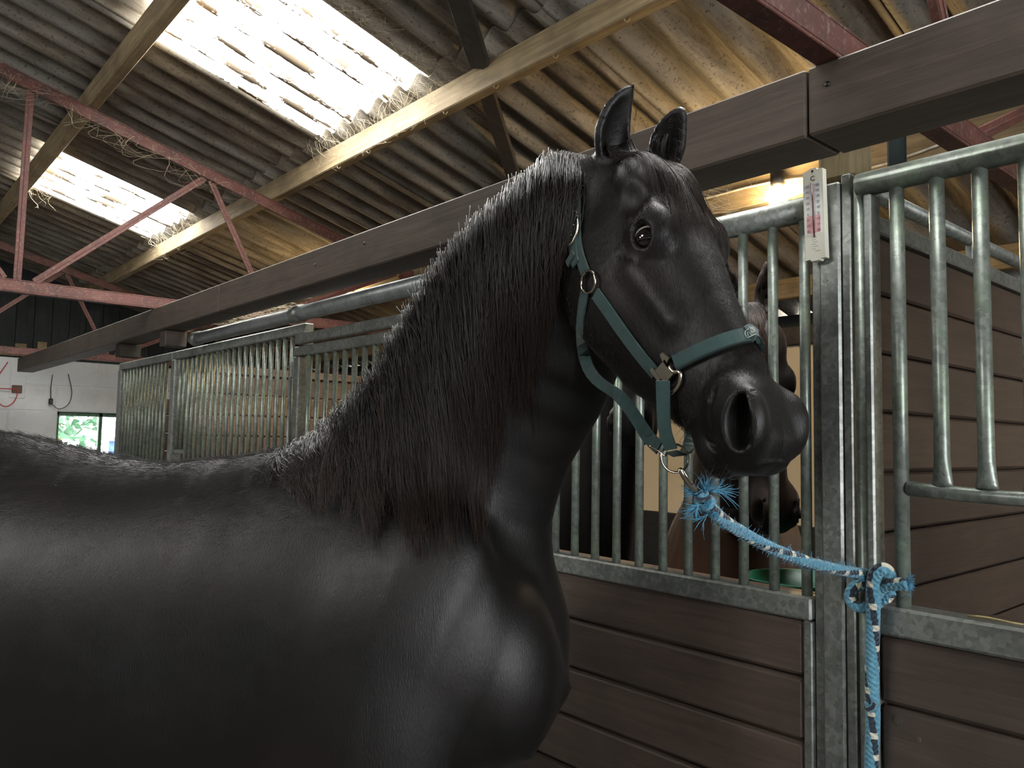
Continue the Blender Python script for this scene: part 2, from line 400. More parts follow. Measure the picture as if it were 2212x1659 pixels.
# ---- back wall of the stalls and the other outer walls
bw = empty('wall_back', (5.2, 2, 0), 'cream painted stall back wall', None, None, 'structure')
box('wall_panel', 5.2, 5.35, -6.4, 10.9, 1.14, 2.42, 'cream', bw, .002)
box('kick_board', 5.17, 5.35, -6.4, 10.9, 0, 1.135, 'dark', bw, .004)
box('wall_plate', 5.12, 5.35, -6.4, 10.9, 2.425, 2.545, 'brace', bw, .004)
box('eaves_board', 5.30, 5.36, -6.4, 10.9, 2.55, 2.66, 'gable', bw, .002)
wl = box('wall_left', -7.5, -7.3, -6.5, 10.95, 0, 2.62, 'plank', None, .002); tag(wl, 'dark boarded side wall', None, None, 'structure')
# near end wall with a wide open doorway
wn = empty('wall_near', (0, -6.5, 0), 'dark boarded end wall with a wide open doorway', None, None, 'structure')
for a, b, c, d in ((-7.4, -3.2, 0, 3.0), (1.4, 5.6, 0, 2.6), (-3.2, 1.4, 3.0, 3.6), (-7.4, -3.2, 3.0, 3.0)):
    if d > c: box('wall_panel', a, b, -6.6, -6.4, c, d, 'plankx', wn, .002)
# ---- outside: yard and greenery seen through the window
tag(box('ground', -20, 25, 11.2, 40, -.35, -.2, m_plain('pale_gravel', (.5, .49, .45), .9), None, .01), 'pale gravel yard outside', None, None, 'structure')
# ================================================================== STALL FRONTS
XF = 1.75
def bars(t, ys, x, z0, z1, r=.0125, mat='bar', base=None):
    for y in ys:
        if base is None: base = tube('bar', [(x, y, z0), (x, y, z1)], r, mat, t, 14)
        else:
            o = dup(base, (x, y, (z0+z1)/2), t); o.name = 'bar'
    return base
def planks(t, x0, x1, y0, y1, ztop, n, h, mat, axis='y', first=None):
    z = ztop
    for k in range(n):
        hh = first if (first and k == 0) else h
        z0 = max(z-hh, 0.0)
        dx = random.uniform(-.0015, .0015)
        if axis == 'y': box('plank', x0+dx, x1+dx, y0, y1, z0+.0025, z-.0025, mat, t, .010)
        else: box('plank', x0, x1, y0+dx, y1+dx, z0+.0025, z-.0025, mat, t, .010)
        z = z0
        if z <= .01: break
# fixed panel beside the post
pA = empty('stall_front_panel', (XF, 1.5, 0), 'barred stall front panel over brown planks that the black horses look through', 'stall front', 'galvanised stall fronts')
YA0, YA1 = .955, 2.05
tube('top_rail', [(XF+.005, .935, 2.272), (XF+.005, YA1, 2.272)], .031, 'galv', pA, 20)
box('bottom_rail', XF-.02, XF+.035, .93, YA1, 1.297, 1.352, 'galv', pA, .005)
box('rail_back_strip', XF+.036, XF+.075, .955, YA1, 1.22, 1.350, 'tan', pA, .004)
bars(pA, [.952+.0845*k for k in range(13)], XF+.005, 1.35, 2.245)
box('side_channel', XF-.016, XF+.03, .930, .952, 0, 1.296, 'galv', pA, .003)
box('side_channel', XF-.016, XF+.03, YA1-.03, YA1, 0, 1.296, 'galv', pA, .003)
planks(pA, XF-.012, XF+.028, .953, YA1-.03, 1.296, 10, .1455, 'plank', first=.132)
# corner post: timber core in a folded galvanised casing
tp = box('timber_post', 1.775, 1.875, .836, .93, 2.331, 2.62, 'rawwood', None, .012); tag(tp, 'rough split timber post end between galvanised post and long beam', 'timber post')
sp = empty('steel_post', (XF, .87, 0), 'galvanised steel corner post that the blue rope is tied to', 'post')
box('post_flange', XF-.004, XF+.10, .905, .929, 0, 2.30, 'galv', sp, .003)
box('post_face', XF-.018, XF+.10, .853, .904, 0, 2.315, 'galv', sp, .005)
box('post_flange', XF-.012, XF+.10, .830, .8515, 0, 2.33, 'galv', sp, .003)
# stall door with bars and feed opening
dr = empty('stall_door', (XF, .3, 0), 'galvanised stall door with feed opening over brown planks', 'door')
tube('top_rail', [(XF, .815, 2.297), (XF, -.75, 2.297)], .0275, 'bar', dr, 20)
tube('hinge_tube', [(XF, .8125, 0.02), (XF, .8125, 2.30)], .0135, 'bar', dr, 16)
box('door_stile', XF-.02, XF+.03, .780, .798, 0.03, 2.27, 'galv', dr, .004)
tube('bar', [(XF, .731, 1.36), (XF, .731, 2.275)], .0152, 'bar', dr, 16)
fy = [.648-.083*k for k in range(4)]
for y in fy:        # bars whose flattened feet are welded to the feed rail
    zz = np.array([1.622, 1.63, 1.645, 1.66, 1.68, 2.275]); vs, fs = tube_vf([(XF, y, z) for z in zz], .0152, 16)
    vs = np.array(vs); w = np.interp(vs[:, 2], [1.62, 1.645, 1.68], [1.42, 1.2, 1.0]); vs[:, 1] = y+(vs[:, 1]-y)*w; vs[:, 0] = XF+(vs[:, 0]-XF)/w
    mesh('bar', vs, fs, 'bar', dr, True)
ry = np.linspace(.717, .30, 9)
tube('feed_rail', [(XF, y, 1.614-.008*math.sin(math.pi*(k/8))) for k, y in enumerate(ry)], [.016, .0145, .0155, .0145, .0155, .0145, .0155, .015, .016], 'bar', dr, 14)
bars(dr, [.29-.083*k for k in range(13)], XF, 1.36, 2.275, .0152)
box('bottom_rail', XF-.022, XF+.045, -.75, .779, 1.300, 1.362, 'galv', dr, .006)
planks(dr, XF-.012, XF+.028, -.75, .779, 1.299, 10, .1455, 'plank')
pk = [o for o in dr.children if o.name.startswith('plank')][1]
for (y, z, r) in ((.742, 1.128, .012), (.70, 1.10, .006), (.60, 1.05, .008)):
    ang_ = np.linspace(0, 2*math.pi, 14, False); kv = [(XF-.0138, y, z)]+[(XF-.0142, y+r*.6*math.cos(a), z+r*.7*math.sin(a)) for a in ang_]+[(XF-.0132, y+r*math.cos(a), z+r*1.15*math.sin(a)) for a in ang_]
    kf = [[0, (i+1) % 14+1, i+1] for i in range(14)]+[[i+1, (i+1) % 14+1, (i+1) % 14+15, i+15] for i in range(14)]
    mesh('wood_knot', kv, kf, 'brace', pk)
# sliding door with overhead track, further along
sd = empty('sliding_stall_door', (1.69, 2.8, 0), 'sliding barred stall door with a double top rail behind the mane', 'door')
XS = 1.69
for z in (2.168, 2.108): box('top_rail', XS-.018, XS+.018, 2.06, 3.535, z-.024, z+.024, 'galv', sd, .005)
box('door_stile', XS-.02, XS+.02, 3.475, 3.53, .05, 2.083, 'galv', sd, .005); box('door_stile', XS-.02, XS+.02, 2.06, 2.115, .05, 2.083, 'galv', sd, .005)
bars(sd, [3.40-.084*k for k in range(16)], XS, 1.30, 2.085, .0125)
box('bottom_rail', XS-.02, XS+.02, 2.115, 3.474, 1.25, 1.30, 'galv', sd)
planks(sd, XS-.015, XS+.02, 2.115, 3.474, 1.249, 9, .1455, 'plank')
box('bolt_keep', XS-.035, XS-.02, 3.528, 3.55, 1.98, 2.06, 'galv', sd, .006)
tube('drop_bolt', [(XS-.03, 3.54, 1.3), (XS-.03, 3.54, 2.0)], .008, 'track', sd, 10)
tr = empty('door_track', (1.66, 3.4, 2.29), 'grey tube track that the sliding stall door hangs from', 'track')
tube('track_tube', [(1.672, 1.9, 2.288), (1.672, 4.90, 2.288)], .036, 'track', tr, 20)
for y in (4.88, 3.50, 2.05):
    tube('track_bracket', [(1.672, y-.035, 2.288), (1.672, y+.035, 2.288)], .043, 'galv', tr, 20); box('bracket_arm', 1.672, 1.735, y-.02, y+.02, 2.275, 2.335, 'galv', tr)
# fixed barred panels beyond the sliding door
def farpanel(y0, y1, label, nb, hatch=False):
    p = empty('stall_front_panel', (XF, (y0+y1)/2, 0), label, 'stall front', 'galvanised stall fronts')
    box('top_rail', XF-.02, XF+.03, y0, y1, 2.205, 2.258, 'galv', p, .005); box('bottom_rail', XF-.02, XF+.03, y0+.03, y1-.08, 1.29, 1.345, 'galv', p, .005)
    box('end_post', XF-.025, XF+.045, y1-.075, y1, 0, 2.204, 'galv', p, .005); box('end_post', XF-.012, XF+.03, y0, y0+.03, 0, 2.204, 'galv', p, .004)
    ys = [y1-.115-.084*k for k in range(nb)]
    if hatch:
        bars(p, [y for y in ys if y < y1-.24], XF, 1.343, 2.207, .0125, 'bar')
        bars(p, [y for y in ys if y >= y1-.24], XF, 1.60, 2.207, .0125, 'bar')
        box('hatch_rail', XF-.012, XF+.012, y1-.27, y1-.076, 1.575, 1.605, 'galv', p)
    else: bars(p, ys, XF, 1.343, 2.207, .0125, 'bar')
    planks(p, XF-.012, XF+.026, y0+.031, y1-.081, 1.289, 9, .1455, 'plank'); return p
farpanel(3.545, 5.51, 'long barred stall front panel with a feed hatch, between track tube end and horse back', 21, True)
farpanel(5.515, 6.80, 'last barred stall front panel next to the white end wall', 13)
# ---- partitions
def partition(y, label, ztop, mat, x1=5.16, gap=0.0, rails=True):
    p = empty('stall_partition', (3.4, y, 0), label, 'partition', 'plank stall partitions')
    z = ztop; k = 0
    while z > .02:
        z0 = max(z-.1455, 0); box('plank', 1.87, x1, y-.02+random.uniform(-.001, .001), y+(.008 if rails else .02), z0+.0025+gap, z-.0025, mat, p, .008); z = z0
    if rails:
        box('backing_board', 1.87, x1, y+.009, y+.02, 0, ztop, mat, p, .002)
        box('top_channel', 1.87, x1, y-.03, y+.03, ztop+.0005, ztop+.045, 'galv', p, .004)
        tube('top_tube', [(1.86, y, ztop+.115), (x1, y, ztop+.125)], .02, 'galv', p, 14)
        for xx in (2.6, 3.4, 4.2, 5.0): box('spacer', xx-.012, xx+.012, y-.01, y+.01, ztop+.045, ztop+.10, 'galv', p, .002)
    return p
partition(.87, 'dark brown plank partition behind the stall door bars', 2.222, 'plankx')
partition(5.47, 'tan plank partition with light gaps behind the long barred panel', 2.13, 'tan', 5.16, .002, False)
tag(box('partition_cap', 1.87, 5.16, 5.43, 5.51, 2.131, 2.185, 'tan', None), 'pale timber cap on the tan plank partition', 'timber')
partition(6.78, 'grey brown plank partition at the end of the stalls', 2.0, 'plankx', 5.16, .002, False)
tag(box('straw_ledge_board', XF+.05, XF+.17, -.7, .76, 1.312, 1.345, 'plankx', None), 'dusty ledge board behind the rail of the stall door', 'board')
# ---- bulb lamps under the purlin over the stalls
def lamp(y, z, watts, label, size=1.0):
    x = 3.395
    L = empty('bulb_lamp', (x, y, z), label, 'lamp', 'bulb lamps over the stalls')
    vs, fs = tube_vf([(x, y, z+.13), (x, y, z+.125), (x, y, z+.07), (x, y, z+.05)], [.02, .035, .035, .022], 16); mesh('lamp_holder', vs, fs, 'black', L, True); box('lamp_arm', x-.012, 3.449, y-.012, y+.012, z+.10, z+.125, 'black', L)
    prof = [(0.012, .05), (.018, .035), (.03, .015), (.035, -.005), (.03, -.025), (.016, -.037), (.001, -.04)]
    vs, fs = tube_vf([(x, y, z+b*size) for a, b in prof], [a*size for a, b in prof], 20); mesh('bulb', vs, fs, m_emit('glowing_bulb', (1.0, .70, .34), watts), L, True)
lamp(1.976, 2.895, 190, 'glowing warm bulb lamp between the long beam and the stall rail', 1.3)
lamp(6.12, 2.915, 260, 'glowing warm bulb lamp above the sliding door track')
cab = []
for k in range(40):
    y = 1.2+k*.14; cab.append((3.441, y, 2.985+.03*math.sin(y*3.1)+.012*math.sin(y*7)))
tag(tube('power_cable', cab, .006, m_plain('white_cable', (.6, .55, .45), .6), None, 8), 'pale power cable clipped along the purlin beside the bulb lamp', 'cable')
# ================================================================== HORSES: implicit surfaces meshed with surface nets
F32 = np.float32
def smin(a, b, k):
    h = np.clip(.5+.5*(b-a)/k, 0, 1); return b+(a-b)*h-k*h*(1-h)
def smax(a, b, k): return -smin(-a, -b, k)
def ell(P, c, r, R=None):       # approximate ellipsoid distance
    q = P-np.asarray(c, F32)
    if R is not None: q = q@np.asarray(R, F32)
    r = np.asarray(r, F32); k0 = np.sqrt(((q/r)**2).sum(1)); k1 = np.sqrt(((q/(r*r))**2).sum(1))+1e-6
    return k0*(k0-1)/k1
def cone(P, a, b, ra, rb):
    a = np.asarray(a, F32); b = np.asarray(b, F32); ab = b-a; t = np.clip(((P-a)@ab)/(ab@ab), 0, 1)
    return np.sqrt(((P-a-t[:, None]*ab)**2).sum(1))-(ra+(rb-ra)*t)
def catm(V, n):
    V = np.asarray(V, float); k = len(V); out = []
    E_ = np.vstack([2*V[0]-V[1], V, 2*V[-1]-V[-2]])
    for t in np.linspace(0, k-1, n):
        i = min(int(t), k-2); u = t-i; p0, p1, p2, p3 = E_[i:i+4]
        out.append(.5*((2*p1)+(-p0+p2)*u+(2*p0-5*p1+4*p2-p3)*u*u+(-p0+3*p1-3*p2+p3)*u**3))
    return np.array(out)
def sweep(P, C, Nn, A, B, pw=2.0):
    # elliptical tube: centres C, in-plane normals Nn, half sizes A (along Nn) and B (sideways)
    best = np.full(len(P), .2, F32)
    for i in range(len(C)-1):
        a, b = C[i], C[i+1]; ab = b-a; L2 = ab@ab; tg = ab/np.sqrt(L2); n0, n1 = Nn[i], Nn[i+1]
        rad = max(A[i], A[i+1], B[i], B[i+1])+.13+np.sqrt(L2)/2
        dq = P-((a+b)/2).astype(F32); sel = np.flatnonzero(np.einsum('ij,ij->i', dq, dq) < rad*rad)
        if not len(sel): continue
        p = P[sel]-a.astype(F32)
        t = np.clip((p@ab.astype(F32))/F32(L2), 0, 1)
        q = p-t[:, None]*ab.astype(F32)
        lat = np.cross(tg, (n0+n1)/2); lat /= np.linalg.norm(lat)
        x = q@n0.astype(F32)+t*(q@(n1-n0).astype(F32)); y = q@lat.astype(F32); w = q@tg.astype(F32)
        ra = F32(A[i])+t*F32(A[i+1]-A[i]); rb = F32(B[i])+t*F32(B[i+1]-B[i])
        if pw == 2.0: k = np.sqrt((x/ra)**2+(y/rb)**2+F32(1e-9))
        else: k = (np.abs(x/ra)**F32(pw)+np.abs(y/rb)**F32(pw)+F32(1e-9))**F32(1/pw)
        d = (k-1)*np.minimum(ra, rb)
        d = np.sqrt(np.maximum(d, 0)**2+w*w)+np.minimum(d, 0)
        best[sel] = np.minimum(best[sel], d)
    return best
# ---------------- generic head in its own frame: l down the face from the poll, d out of the forehead, s to the horse's right
HL = np.array([-.045, .05, .12, .20, .28, .36, .44, .50, .55, .595, .628, .648])
HT = np.array([.005, .043, .060, .065, .058, .047, .039, .033, .025, .013, -.004, -.030])
HB = np.array([-.11, -.195, -.236, -.247, -.244, -.222, -.182, -.150, -.130, -.118, -.098, -.060])
HW = np.array([.062, .085, .096, .100, .091, .076, .062, .054, .052, .051, .045, .026])
def head_sdf(P):
    l, d, s = P[:, 0], P[:, 1], np.abs(P[:, 2]); S = np.stack([l, d, s], 1)
    lc = np.clip(l, HL[0], HL[-1])
    top = np.interp(lc, HL, HT).astype(F32); bot = np.interp(lc, HL, HB).astype(F32); w = np.interp(lc, HL, HW).astype(F32)
    c = (top+bot)/2; h = (top-bot)/2; e = np.clip((d-c)/h, -1.6, 1.6)
    m = np.interp(lc, [.0, .2, .36, .5, .66], [0, 0, 1, 1, 0]).astype(F32)
    g = 1-.28*np.clip(-e, 0, 1)**1.5*np.interp(lc, [0, .25, .45], [1, 1, .4]) - .22*m*np.clip(e, 0, 1)**1.5
    k = (np.abs(e)**2.35+np.abs(s/(w*g))**2.35+1e-9)**(1/2.35)
    D = (k-1)*np.minimum(w, h)
    o = l-lc; D = np.where(np.abs(o) > 1e-5, np.sqrt(np.maximum(D, 0)**2+o*o)+np.minimum(D, 0)*.0, D)
    D = smin(D, ell(S, (.195, -.125, .050), (.135, .115, .050)), .035)           # round cheek
    D = smin(D, ell(S, (.200, .024, .074), (.050, .032, .024)), .030)           # brow over the eye
    D = smin(D, ell(S, (.085, .03, .04), (.07, .035, .045)), .03)
    D = smin(D, cone(S, (.25, -.040, .088), (.37, -.035, .064), .002, .001), .045)   # facial crest
    D = smax(D, -ell(S, (.140, .024, .098), (.035, .022, .020)), .022)          # hollow above the eye
    # muzzle
    D = smin(D, ell(S, (.565, -.022, .044), (.060, .044, .026)), .025)
    D = smin(D, ell(S, (.612, -.045, .014), (.034, .042, .040)), .028)
    D = smin(D, ell(S, (.578, -.114, .012), (.046, .026, .028)), .020)          # chin and lower lip
    nd = np.array([.82, -.57, 0]); nu = np.array([.57, .82, 0]); R = np.stack([nd, nu, [0, 0, 1]], 1)
    D = smin(D, ell(S, (.588, -.012, .052), (.050, .036, .022), R), .016)
    D = smax(D, -ell(S, (.596, -.016, .074), (.037, .021, .050), R), .010)      # nostril
    D = smax(D, -ell(S, (.575, .000, .055), (.022, .013, .022), R), .010)
    # eye: lids around a cut opening, looking outwards and a little forwards
    ec = np.array([.213, .002, .0715]); ed = np.array([.10, .34, .86]); ed /= np.linalg.norm(ed)
    e1 = np.array([.95, -.28, 0]); e1 -= ed*(e1@ed); e1 /= np.linalg.norm(e1); Rl = np.stack([e1, np.cross(ed, e1), ed], 1)
    D = smin(D, ell(S, ec, (.037, .032, .0285), Rl), .020)
    D = smax(D, -ell(S, ec+ed*.027, (.0250, .0185, .026), Rl), .004)
    return D.astype(F32)
def ear_sdf(P, base, tip, front, wid=1.0, bend=.018):
    base = np.asarray(base, float); tip = np.asarray(tip, float); ax = tip-base; L = np.linalg.norm(ax); ax /= L
    fr = front-ax*(front@ax); fr /= np.linalg.norm(fr); sd = np.cross(ax, fr)
    ts = np.linspace(0, 1, 9); C = np.array([base+ax*L*t+sd*bend*math.sin(math.pi*t)*1.0 - fr*.006*math.sin(math.pi*t) for t in ts])
    Wd = np.interp(ts, [0, .2, .4, .6, .8, .93, 1], [.026, .035, .037, .032, .022, .012, .003])*wid
    Th = np.interp(ts, [0, .2, .4, .6, .8, 1], [.028, .026, .022, .016, .011, .003])
    D = sweep(P, C, np.array([fr]*9), Th, Wd)
    Ci = C+fr*.016; k = slice(1, 9)
    Di = sweep(P, Ci[k], np.array([fr]*8), np.maximum(Th[k]*.92, .002), np.maximum(Wd[k]*.80-.001, .0012))
    return smax(D, -Di, .004)
def surface_nets(f, lo, hi, h, blk=8):
    n = np.ceil((np.asarray(hi)-np.asarray(lo))/h/blk).astype(int)*blk+1
    G = np.ones(n, F32); nb = (n-1)//blk
    bc = np.stack(np.meshgrid(*[np.arange(k) for k in nb], indexing='ij'), -1).reshape(-1, 3)
    ctr = (np.asarray(lo)+(bc*blk+blk/2)*h).astype(F32); v = f(ctr)
    for b in bc[v < 0]: G[b[0]*blk:(b[0]+1)*blk+1, b[1]*blk:(b[1]+1)*blk+1, b[2]*blk:(b[2]+1)*blk+1] = -1
    keep = bc[np.abs(v) < blk*h*1.35]
    ii = np.stack(np.meshgrid(*[np.arange(blk+1)]*3, indexing='ij'), -1).reshape(-1, 3)
    for c in range(0, len(keep), 600):
        I = (keep[c:c+600, None, :]*blk+ii[None]).reshape(-1, 3)
        G[I[:, 0], I[:, 1], I[:, 2]] = f((np.asarray(lo)+I*h).astype(F32))
    Sg = G < 0
    cnt = np.zeros(n-1, np.int8); acc = np.zeros((*(n-1), 3), F32); num = np.zeros(n-1, np.int8)
    offs = [(i, j, k) for i in (0, 1) for j in (0, 1) for k in (0, 1)]
    sl = lambda o: tuple(slice(o[a], n[a]-1+o[a]) for a in range(3))
    for o in offs: cnt += Sg[sl(o)]
    act = np.argwhere((cnt > 0) & (cnt < 8)); cid = np.full(n-1, -1, np.int64); cid[act[:, 0], act[:, 1], act[:, 2]] = np.arange(len(act))
    pos = np.zeros((len(act), 3)); w = np.zeros(len(act))
    for a in offs:
        for ax in range(3):
            if a[ax]: continue
            b = list(a); b[ax] = 1
            va = G[tuple((act+a).T)]; vb = G[tuple((act+b).T)]; m = (va < 0) != (vb < 0)
            t = np.where(m, va/np.where(m, va-vb, 1), 0)
            p = act+np.array(a, float); p[:, ax] += t
            pos[m] += p[m]; w[m] += 1
    V = np.asarray(lo)+(pos/w[:, None])*h
    Q = []
    for ax in range(3):
        o = [a for a in range(3) if a != ax]
        s0 = [slice(None)]*3; s1 = [slice(None)]*3; s0[ax] = slice(0, n[ax]-1); s1[ax] = slice(1, n[ax])
        ch = Sg[tuple(s0)] != Sg[tuple(s1)]; E_ = np.argwhere(ch)
        ok = np.all((E_[:, o] > 0) & (E_[:, o] < (n-1)[o]), 1); E_ = E_[ok]
        q = []
        for da, db in ((0, 0), (1, 0), (1, 1), (0, 1)):
            c = E_.copy(); c[:, o[0]] -= da; c[:, o[1]] -= db; q.append(cid[c[:, 0], c[:, 1], c[:, 2]])
        q = np.stack(q, 1); inside = Sg[tuple(E_.T)]
        fl = inside if ax != 1 else ~inside
        q[~fl] = q[~fl][:, ::-1]; Q.append(q)
    Q = np.vstack(Q); return V, Q[(Q >= 0).all(1)]
def project(f, V, it=1, eps=.0015):
    V = V.astype(F32)
    for _ in range(it):
        d = f(V); g = np.stack([f(V+np.eye(3, dtype=F32)[k]*F32(eps))-d for k in range(3)], 1)/eps
        g2 = (g*g).sum(1)+1e-6; V = V-g*np.clip(d/np.maximum(g2, .15), -.006, .006)[:, None]
    return V.astype(float), (g/np.sqrt(g2)[:, None]).astype(float)
def subdivide(V, Q, mask):      # split masked quads in four; seams closed by mid-edge fans
    E_ = {}
    fm = mask[Q].all(1); A = Q[fm]; B = Q[~fm]
    e = np.sort(np.stack([A, np.roll(A, -1, 1)], -1).reshape(-1, 2), 1); ue, inv = np.unique(e, axis=0, return_inverse=True)
    inv = inv.reshape(-1, 4); nm = len(V); mids = (V[ue[:, 0]]+V[ue[:, 1]])/2; nc = nm+len(ue); ctr = V[A].mean(1)
    V2 = np.vstack([V, mids, ctr]); F = []
    ce = nc+np.arange(len(A))
    for k in range(4): F.append(np.stack([A[:, k], nm+inv[:, k], ce, nm+inv[:, (k-1) % 4]], 1))
    quads = np.vstack(F) if len(A) else np.zeros((0, 4), int)
    key = {(a, b): i for i, (a, b) in enumerate(map(tuple, ue))}
    touched = np.zeros(nm, bool); touched[A.ravel()] = True
    rest = []; plain = touched[B].sum(1) < 2
    for q in B[~plain].tolist():
        p = []
        for k in range(4):
            a, b = q[k], q[(k+1) % 4]; p.append(a); m = key.get((min(a, b), max(a, b)))
            if m is not None: p.append(nm+m)
        rest.append(p)
    return V2, quads.tolist()+B[plain].tolist()+rest, quads
# ---------------- pose of the tied horse
HR = np.array([[.272, .498, -.824], [.785, -.609, -.109], [-.556, -.618, -.556]])   # columns l, d, s in camera axes (right, down, forward)
HT0 = np.array([.2384, -.4094, 1.5297])
CB = np.stack([RT, -UP, FW], 1)
HRW = CB@HR; HRW = np.stack([HRW[:, 0]/np.linalg.norm(HRW[:, 0]), HRW[:, 1], HRW[:, 2]], 1)
u_, s_, vt_ = np.linalg.svd(HRW); HRW = u_@vt_
HOW = CAM + CB@HT0
def head2w(p): return HOW + HRW@np.asarray(p, float)
def w2head(P): return ((P-HOW.astype(F32))@HRW.astype(F32)).astype(F32)
WITH = dep(612, 985, 1.82)
_a = dep(1150, 1300, 1.78)-dep(0, 1300, 2.02); _a[2] = 0; AX = _a/np.linalg.norm(_a)
SX = np.array([AX[1], -AX[0], 0.0])       # horse's right, towards the aisle
if SX@(-FW) < 0: SX = -SX
ZX = np.array([0, 0, 1.0]); O_H = np.array([WITH[0], WITH[1], 0.0])
def bw(a, s, z): return O_H + AX*a + SX*s + ZX*z
HB_R = np.stack([AX, SX, ZX], 1)
def w2b(P): return (P-O_H)@HB_R
def b2w(P): return O_H + P@HB_R.T
# trunk sections: a, top, bottom, half width
TS = np.array([(.60, 1.24, 1.12, .03), (.555, 1.33, 1.02, .12), (.44, 1.46, .92, .19), (.28, 1.58, .88, .235), (.12, 1.635, .85, .255), (-.05, 1.655, .83, .27), (-.25, 1.630, .81, .305),
               (-.50, 1.645, .80, .335), (-.75, 1.685, .84, .335), (-.98, 1.705, .92, .31), (-1.2, 1.68, .98, .28), (-1.38, 1.52, 1.05, .20)])
TSd = catm(TS, 20)
TC = np.stack([TSd[:, 0], TSd[:, 0]*0, (TSd[:, 1]+TSd[:, 2])/2], 1); TA = (TSd[:, 1]-TSd[:, 2])/2; TB = TSd[:, 3]
# neck sections from crest and throat outline
NK = [((560, 1310), (900, 1570), 1.83, .10), ((612, 985), (1150, 1400), 1.80, .20), ((742, 900), (1165, 1205), 1.79, .145), ((848, 790), (1212, 1040), 1.75, .115), ((945, 625), (1262, 925), 1.70, .100),
      ((1050, 490), (1275, 800), 1.645, .090), ((1165, 392), (1300, 640), 1.60, .082), ((1262, 335), (1340, 520), 1.57, .070), ((1330, 330), (1390, 430), 1.55, .060)]
NC, NN, NA, NB_ = [], [], [], []
for (c0, c1, z, b) in NK:
    p, q = w2b(dep(*c0, z)), w2b(dep(*c1, z)); NC.append((p+q)/2); NN.append((p-q)/np.linalg.norm(p-q)); NA.append(np.linalg.norm(p-q)/2); NB_.append(b)
_n = catm(np.hstack([np.array(NC), np.array(NN), np.array(NA)[:, None], np.array(NB_)[:, None]]), 16)
NC, NN, NA, NB_ = _n[:, :3], _n[:, 3:6]/np.linalg.norm(_n[:, 3:6], axis=1)[:, None], _n[:, 6], _n[:, 7]
def c2h(x, y, z): return w2head(dep(x, y, z)[None].astype(F32))[0].astype(float)
_towcam = HRW.T@(-FW); _right = HRW.T@RT; _upc = HRW.T@UP
EARS = [(c2h(1324, 352, 1.525), c2h(1367, 182, 1.485), _towcam*.85+_right*.5, 1.05, -.016), (c2h(1436, 362, 1.545), c2h(1479, 229, 1.50), _towcam*.9-_right*.35, 1.0, -.012)]
def leg(P, pts):
    d = None
    for (a, ra), (b, rb) in zip(pts[:-1], pts[1:]):
        c = cone(P, a, b, ra, rb); d = c if d is None else smin(d, c, .02)
    return d
def horse_sdf(P):               # P in body coordinates
    P = P.astype(F32)
    D = sweep(P, TC, np.tile([0, 0, 1.0], (len(TC), 1)), TA, TB, 2.15)
    D = smin(D, sweep(P, NC, NN, NA, NB_, 2.1), .06)
    S = P.copy(); S[:, 1] = np.abs(S[:, 1])
    m = (P[:, 0] > -.4)
    if m.any():
        Q = S[m]; d = D[m]
        c, s = math.cos(.42), math.sin(.42); R = np.array([[c, 0, s], [0, 1, 0], [-s, 0, c]])
        d = smin(d, ell(Q, (.33, .155, 1.22), (.16, .095, .34), R), .11)        # shoulder
        d = smin(d, ell(Q, (.30, .175, 1.02), (.14, .08, .20)), .09)          # upper arm
        d = smin(d, ell(Q, (.555, .075, 1.215), (.10, .10, .16)), .09)        # breast
        d = smin(d, leg(Q, [((.32, .15, .98), .10), ((.27, .15, .72), .068), ((.27, .145, .45), .046), ((.26, .145, .17), .032), ((.29, .145, .07), .045), ((.31, .145, .03), .055)]), .05)
        D[m] = d
    m = (P[:, 0] < -.6)
    if m.any():
        Q = S[m]; d = D[m]
        d = smin(d, ell(Q, (-1.08, .14, 1.22), (.27, .16, .34)), .08)
        d = smin(d, leg(Q, [((-1.08, .16, 1.0), .17), ((-1.02, .16, .80), .105), ((-1.30, .16, .52), .05), ((-1.28, .16, .18), .036), ((-1.24, .16, .07), .045), ((-1.22, .16, .03), .056)]), .05)
        D[m] = d
    H = w2head((O_H.astype(F32)+P@HB_R.T.astype(F32)))
    m = (H[:, 0] > -.32) & (H[:, 0] < .78) & (H[:, 1] > -.34) & (H[:, 1] < .22) & (np.abs(H[:, 2]) < .26)
    if m.any():
        Hm = H[m]; d = smin(D[m], head_sdf(Hm), .035)
        e = (Hm[:, 0] < .10)
        if e.any():
            de = d[e]
            for (b, t, fr, wd, bn) in EARS: de = smin(de, ear_sdf(Hm[e], b, t, fr, wd, bn), .012)
            d[e] = de
        D[m] = d
    return np.maximum(D, -P[:, 2]+.002)
def grow(f, lo, hi, h, fine=None, fine2=None):
    V, Q = surface_nets(f, lo, hi, h); quads = Q
    F = Q.tolist()
    for fn in (fine, fine2):
        if fn is None: continue
        V, F, quads = subdivide(V, np.array([q for q in F if len(q) == 4]), fn(V)) if fn is fine else subdivide_poly(V, F, fn(V))
    V, G = project(f, V); return V, F, G
def subdivide_poly(V, F, mask):
    q4 = np.array([q for q in F if len(q) == 4]); oth = [q for q in F if len(q) != 4]
    bad = np.zeros(len(V), bool)
    for q in oth: bad[q] = True
    return (lambda r: (r[0], r[1]+oth, r[2]))(subdivide(V, q4, mask & ~bad))

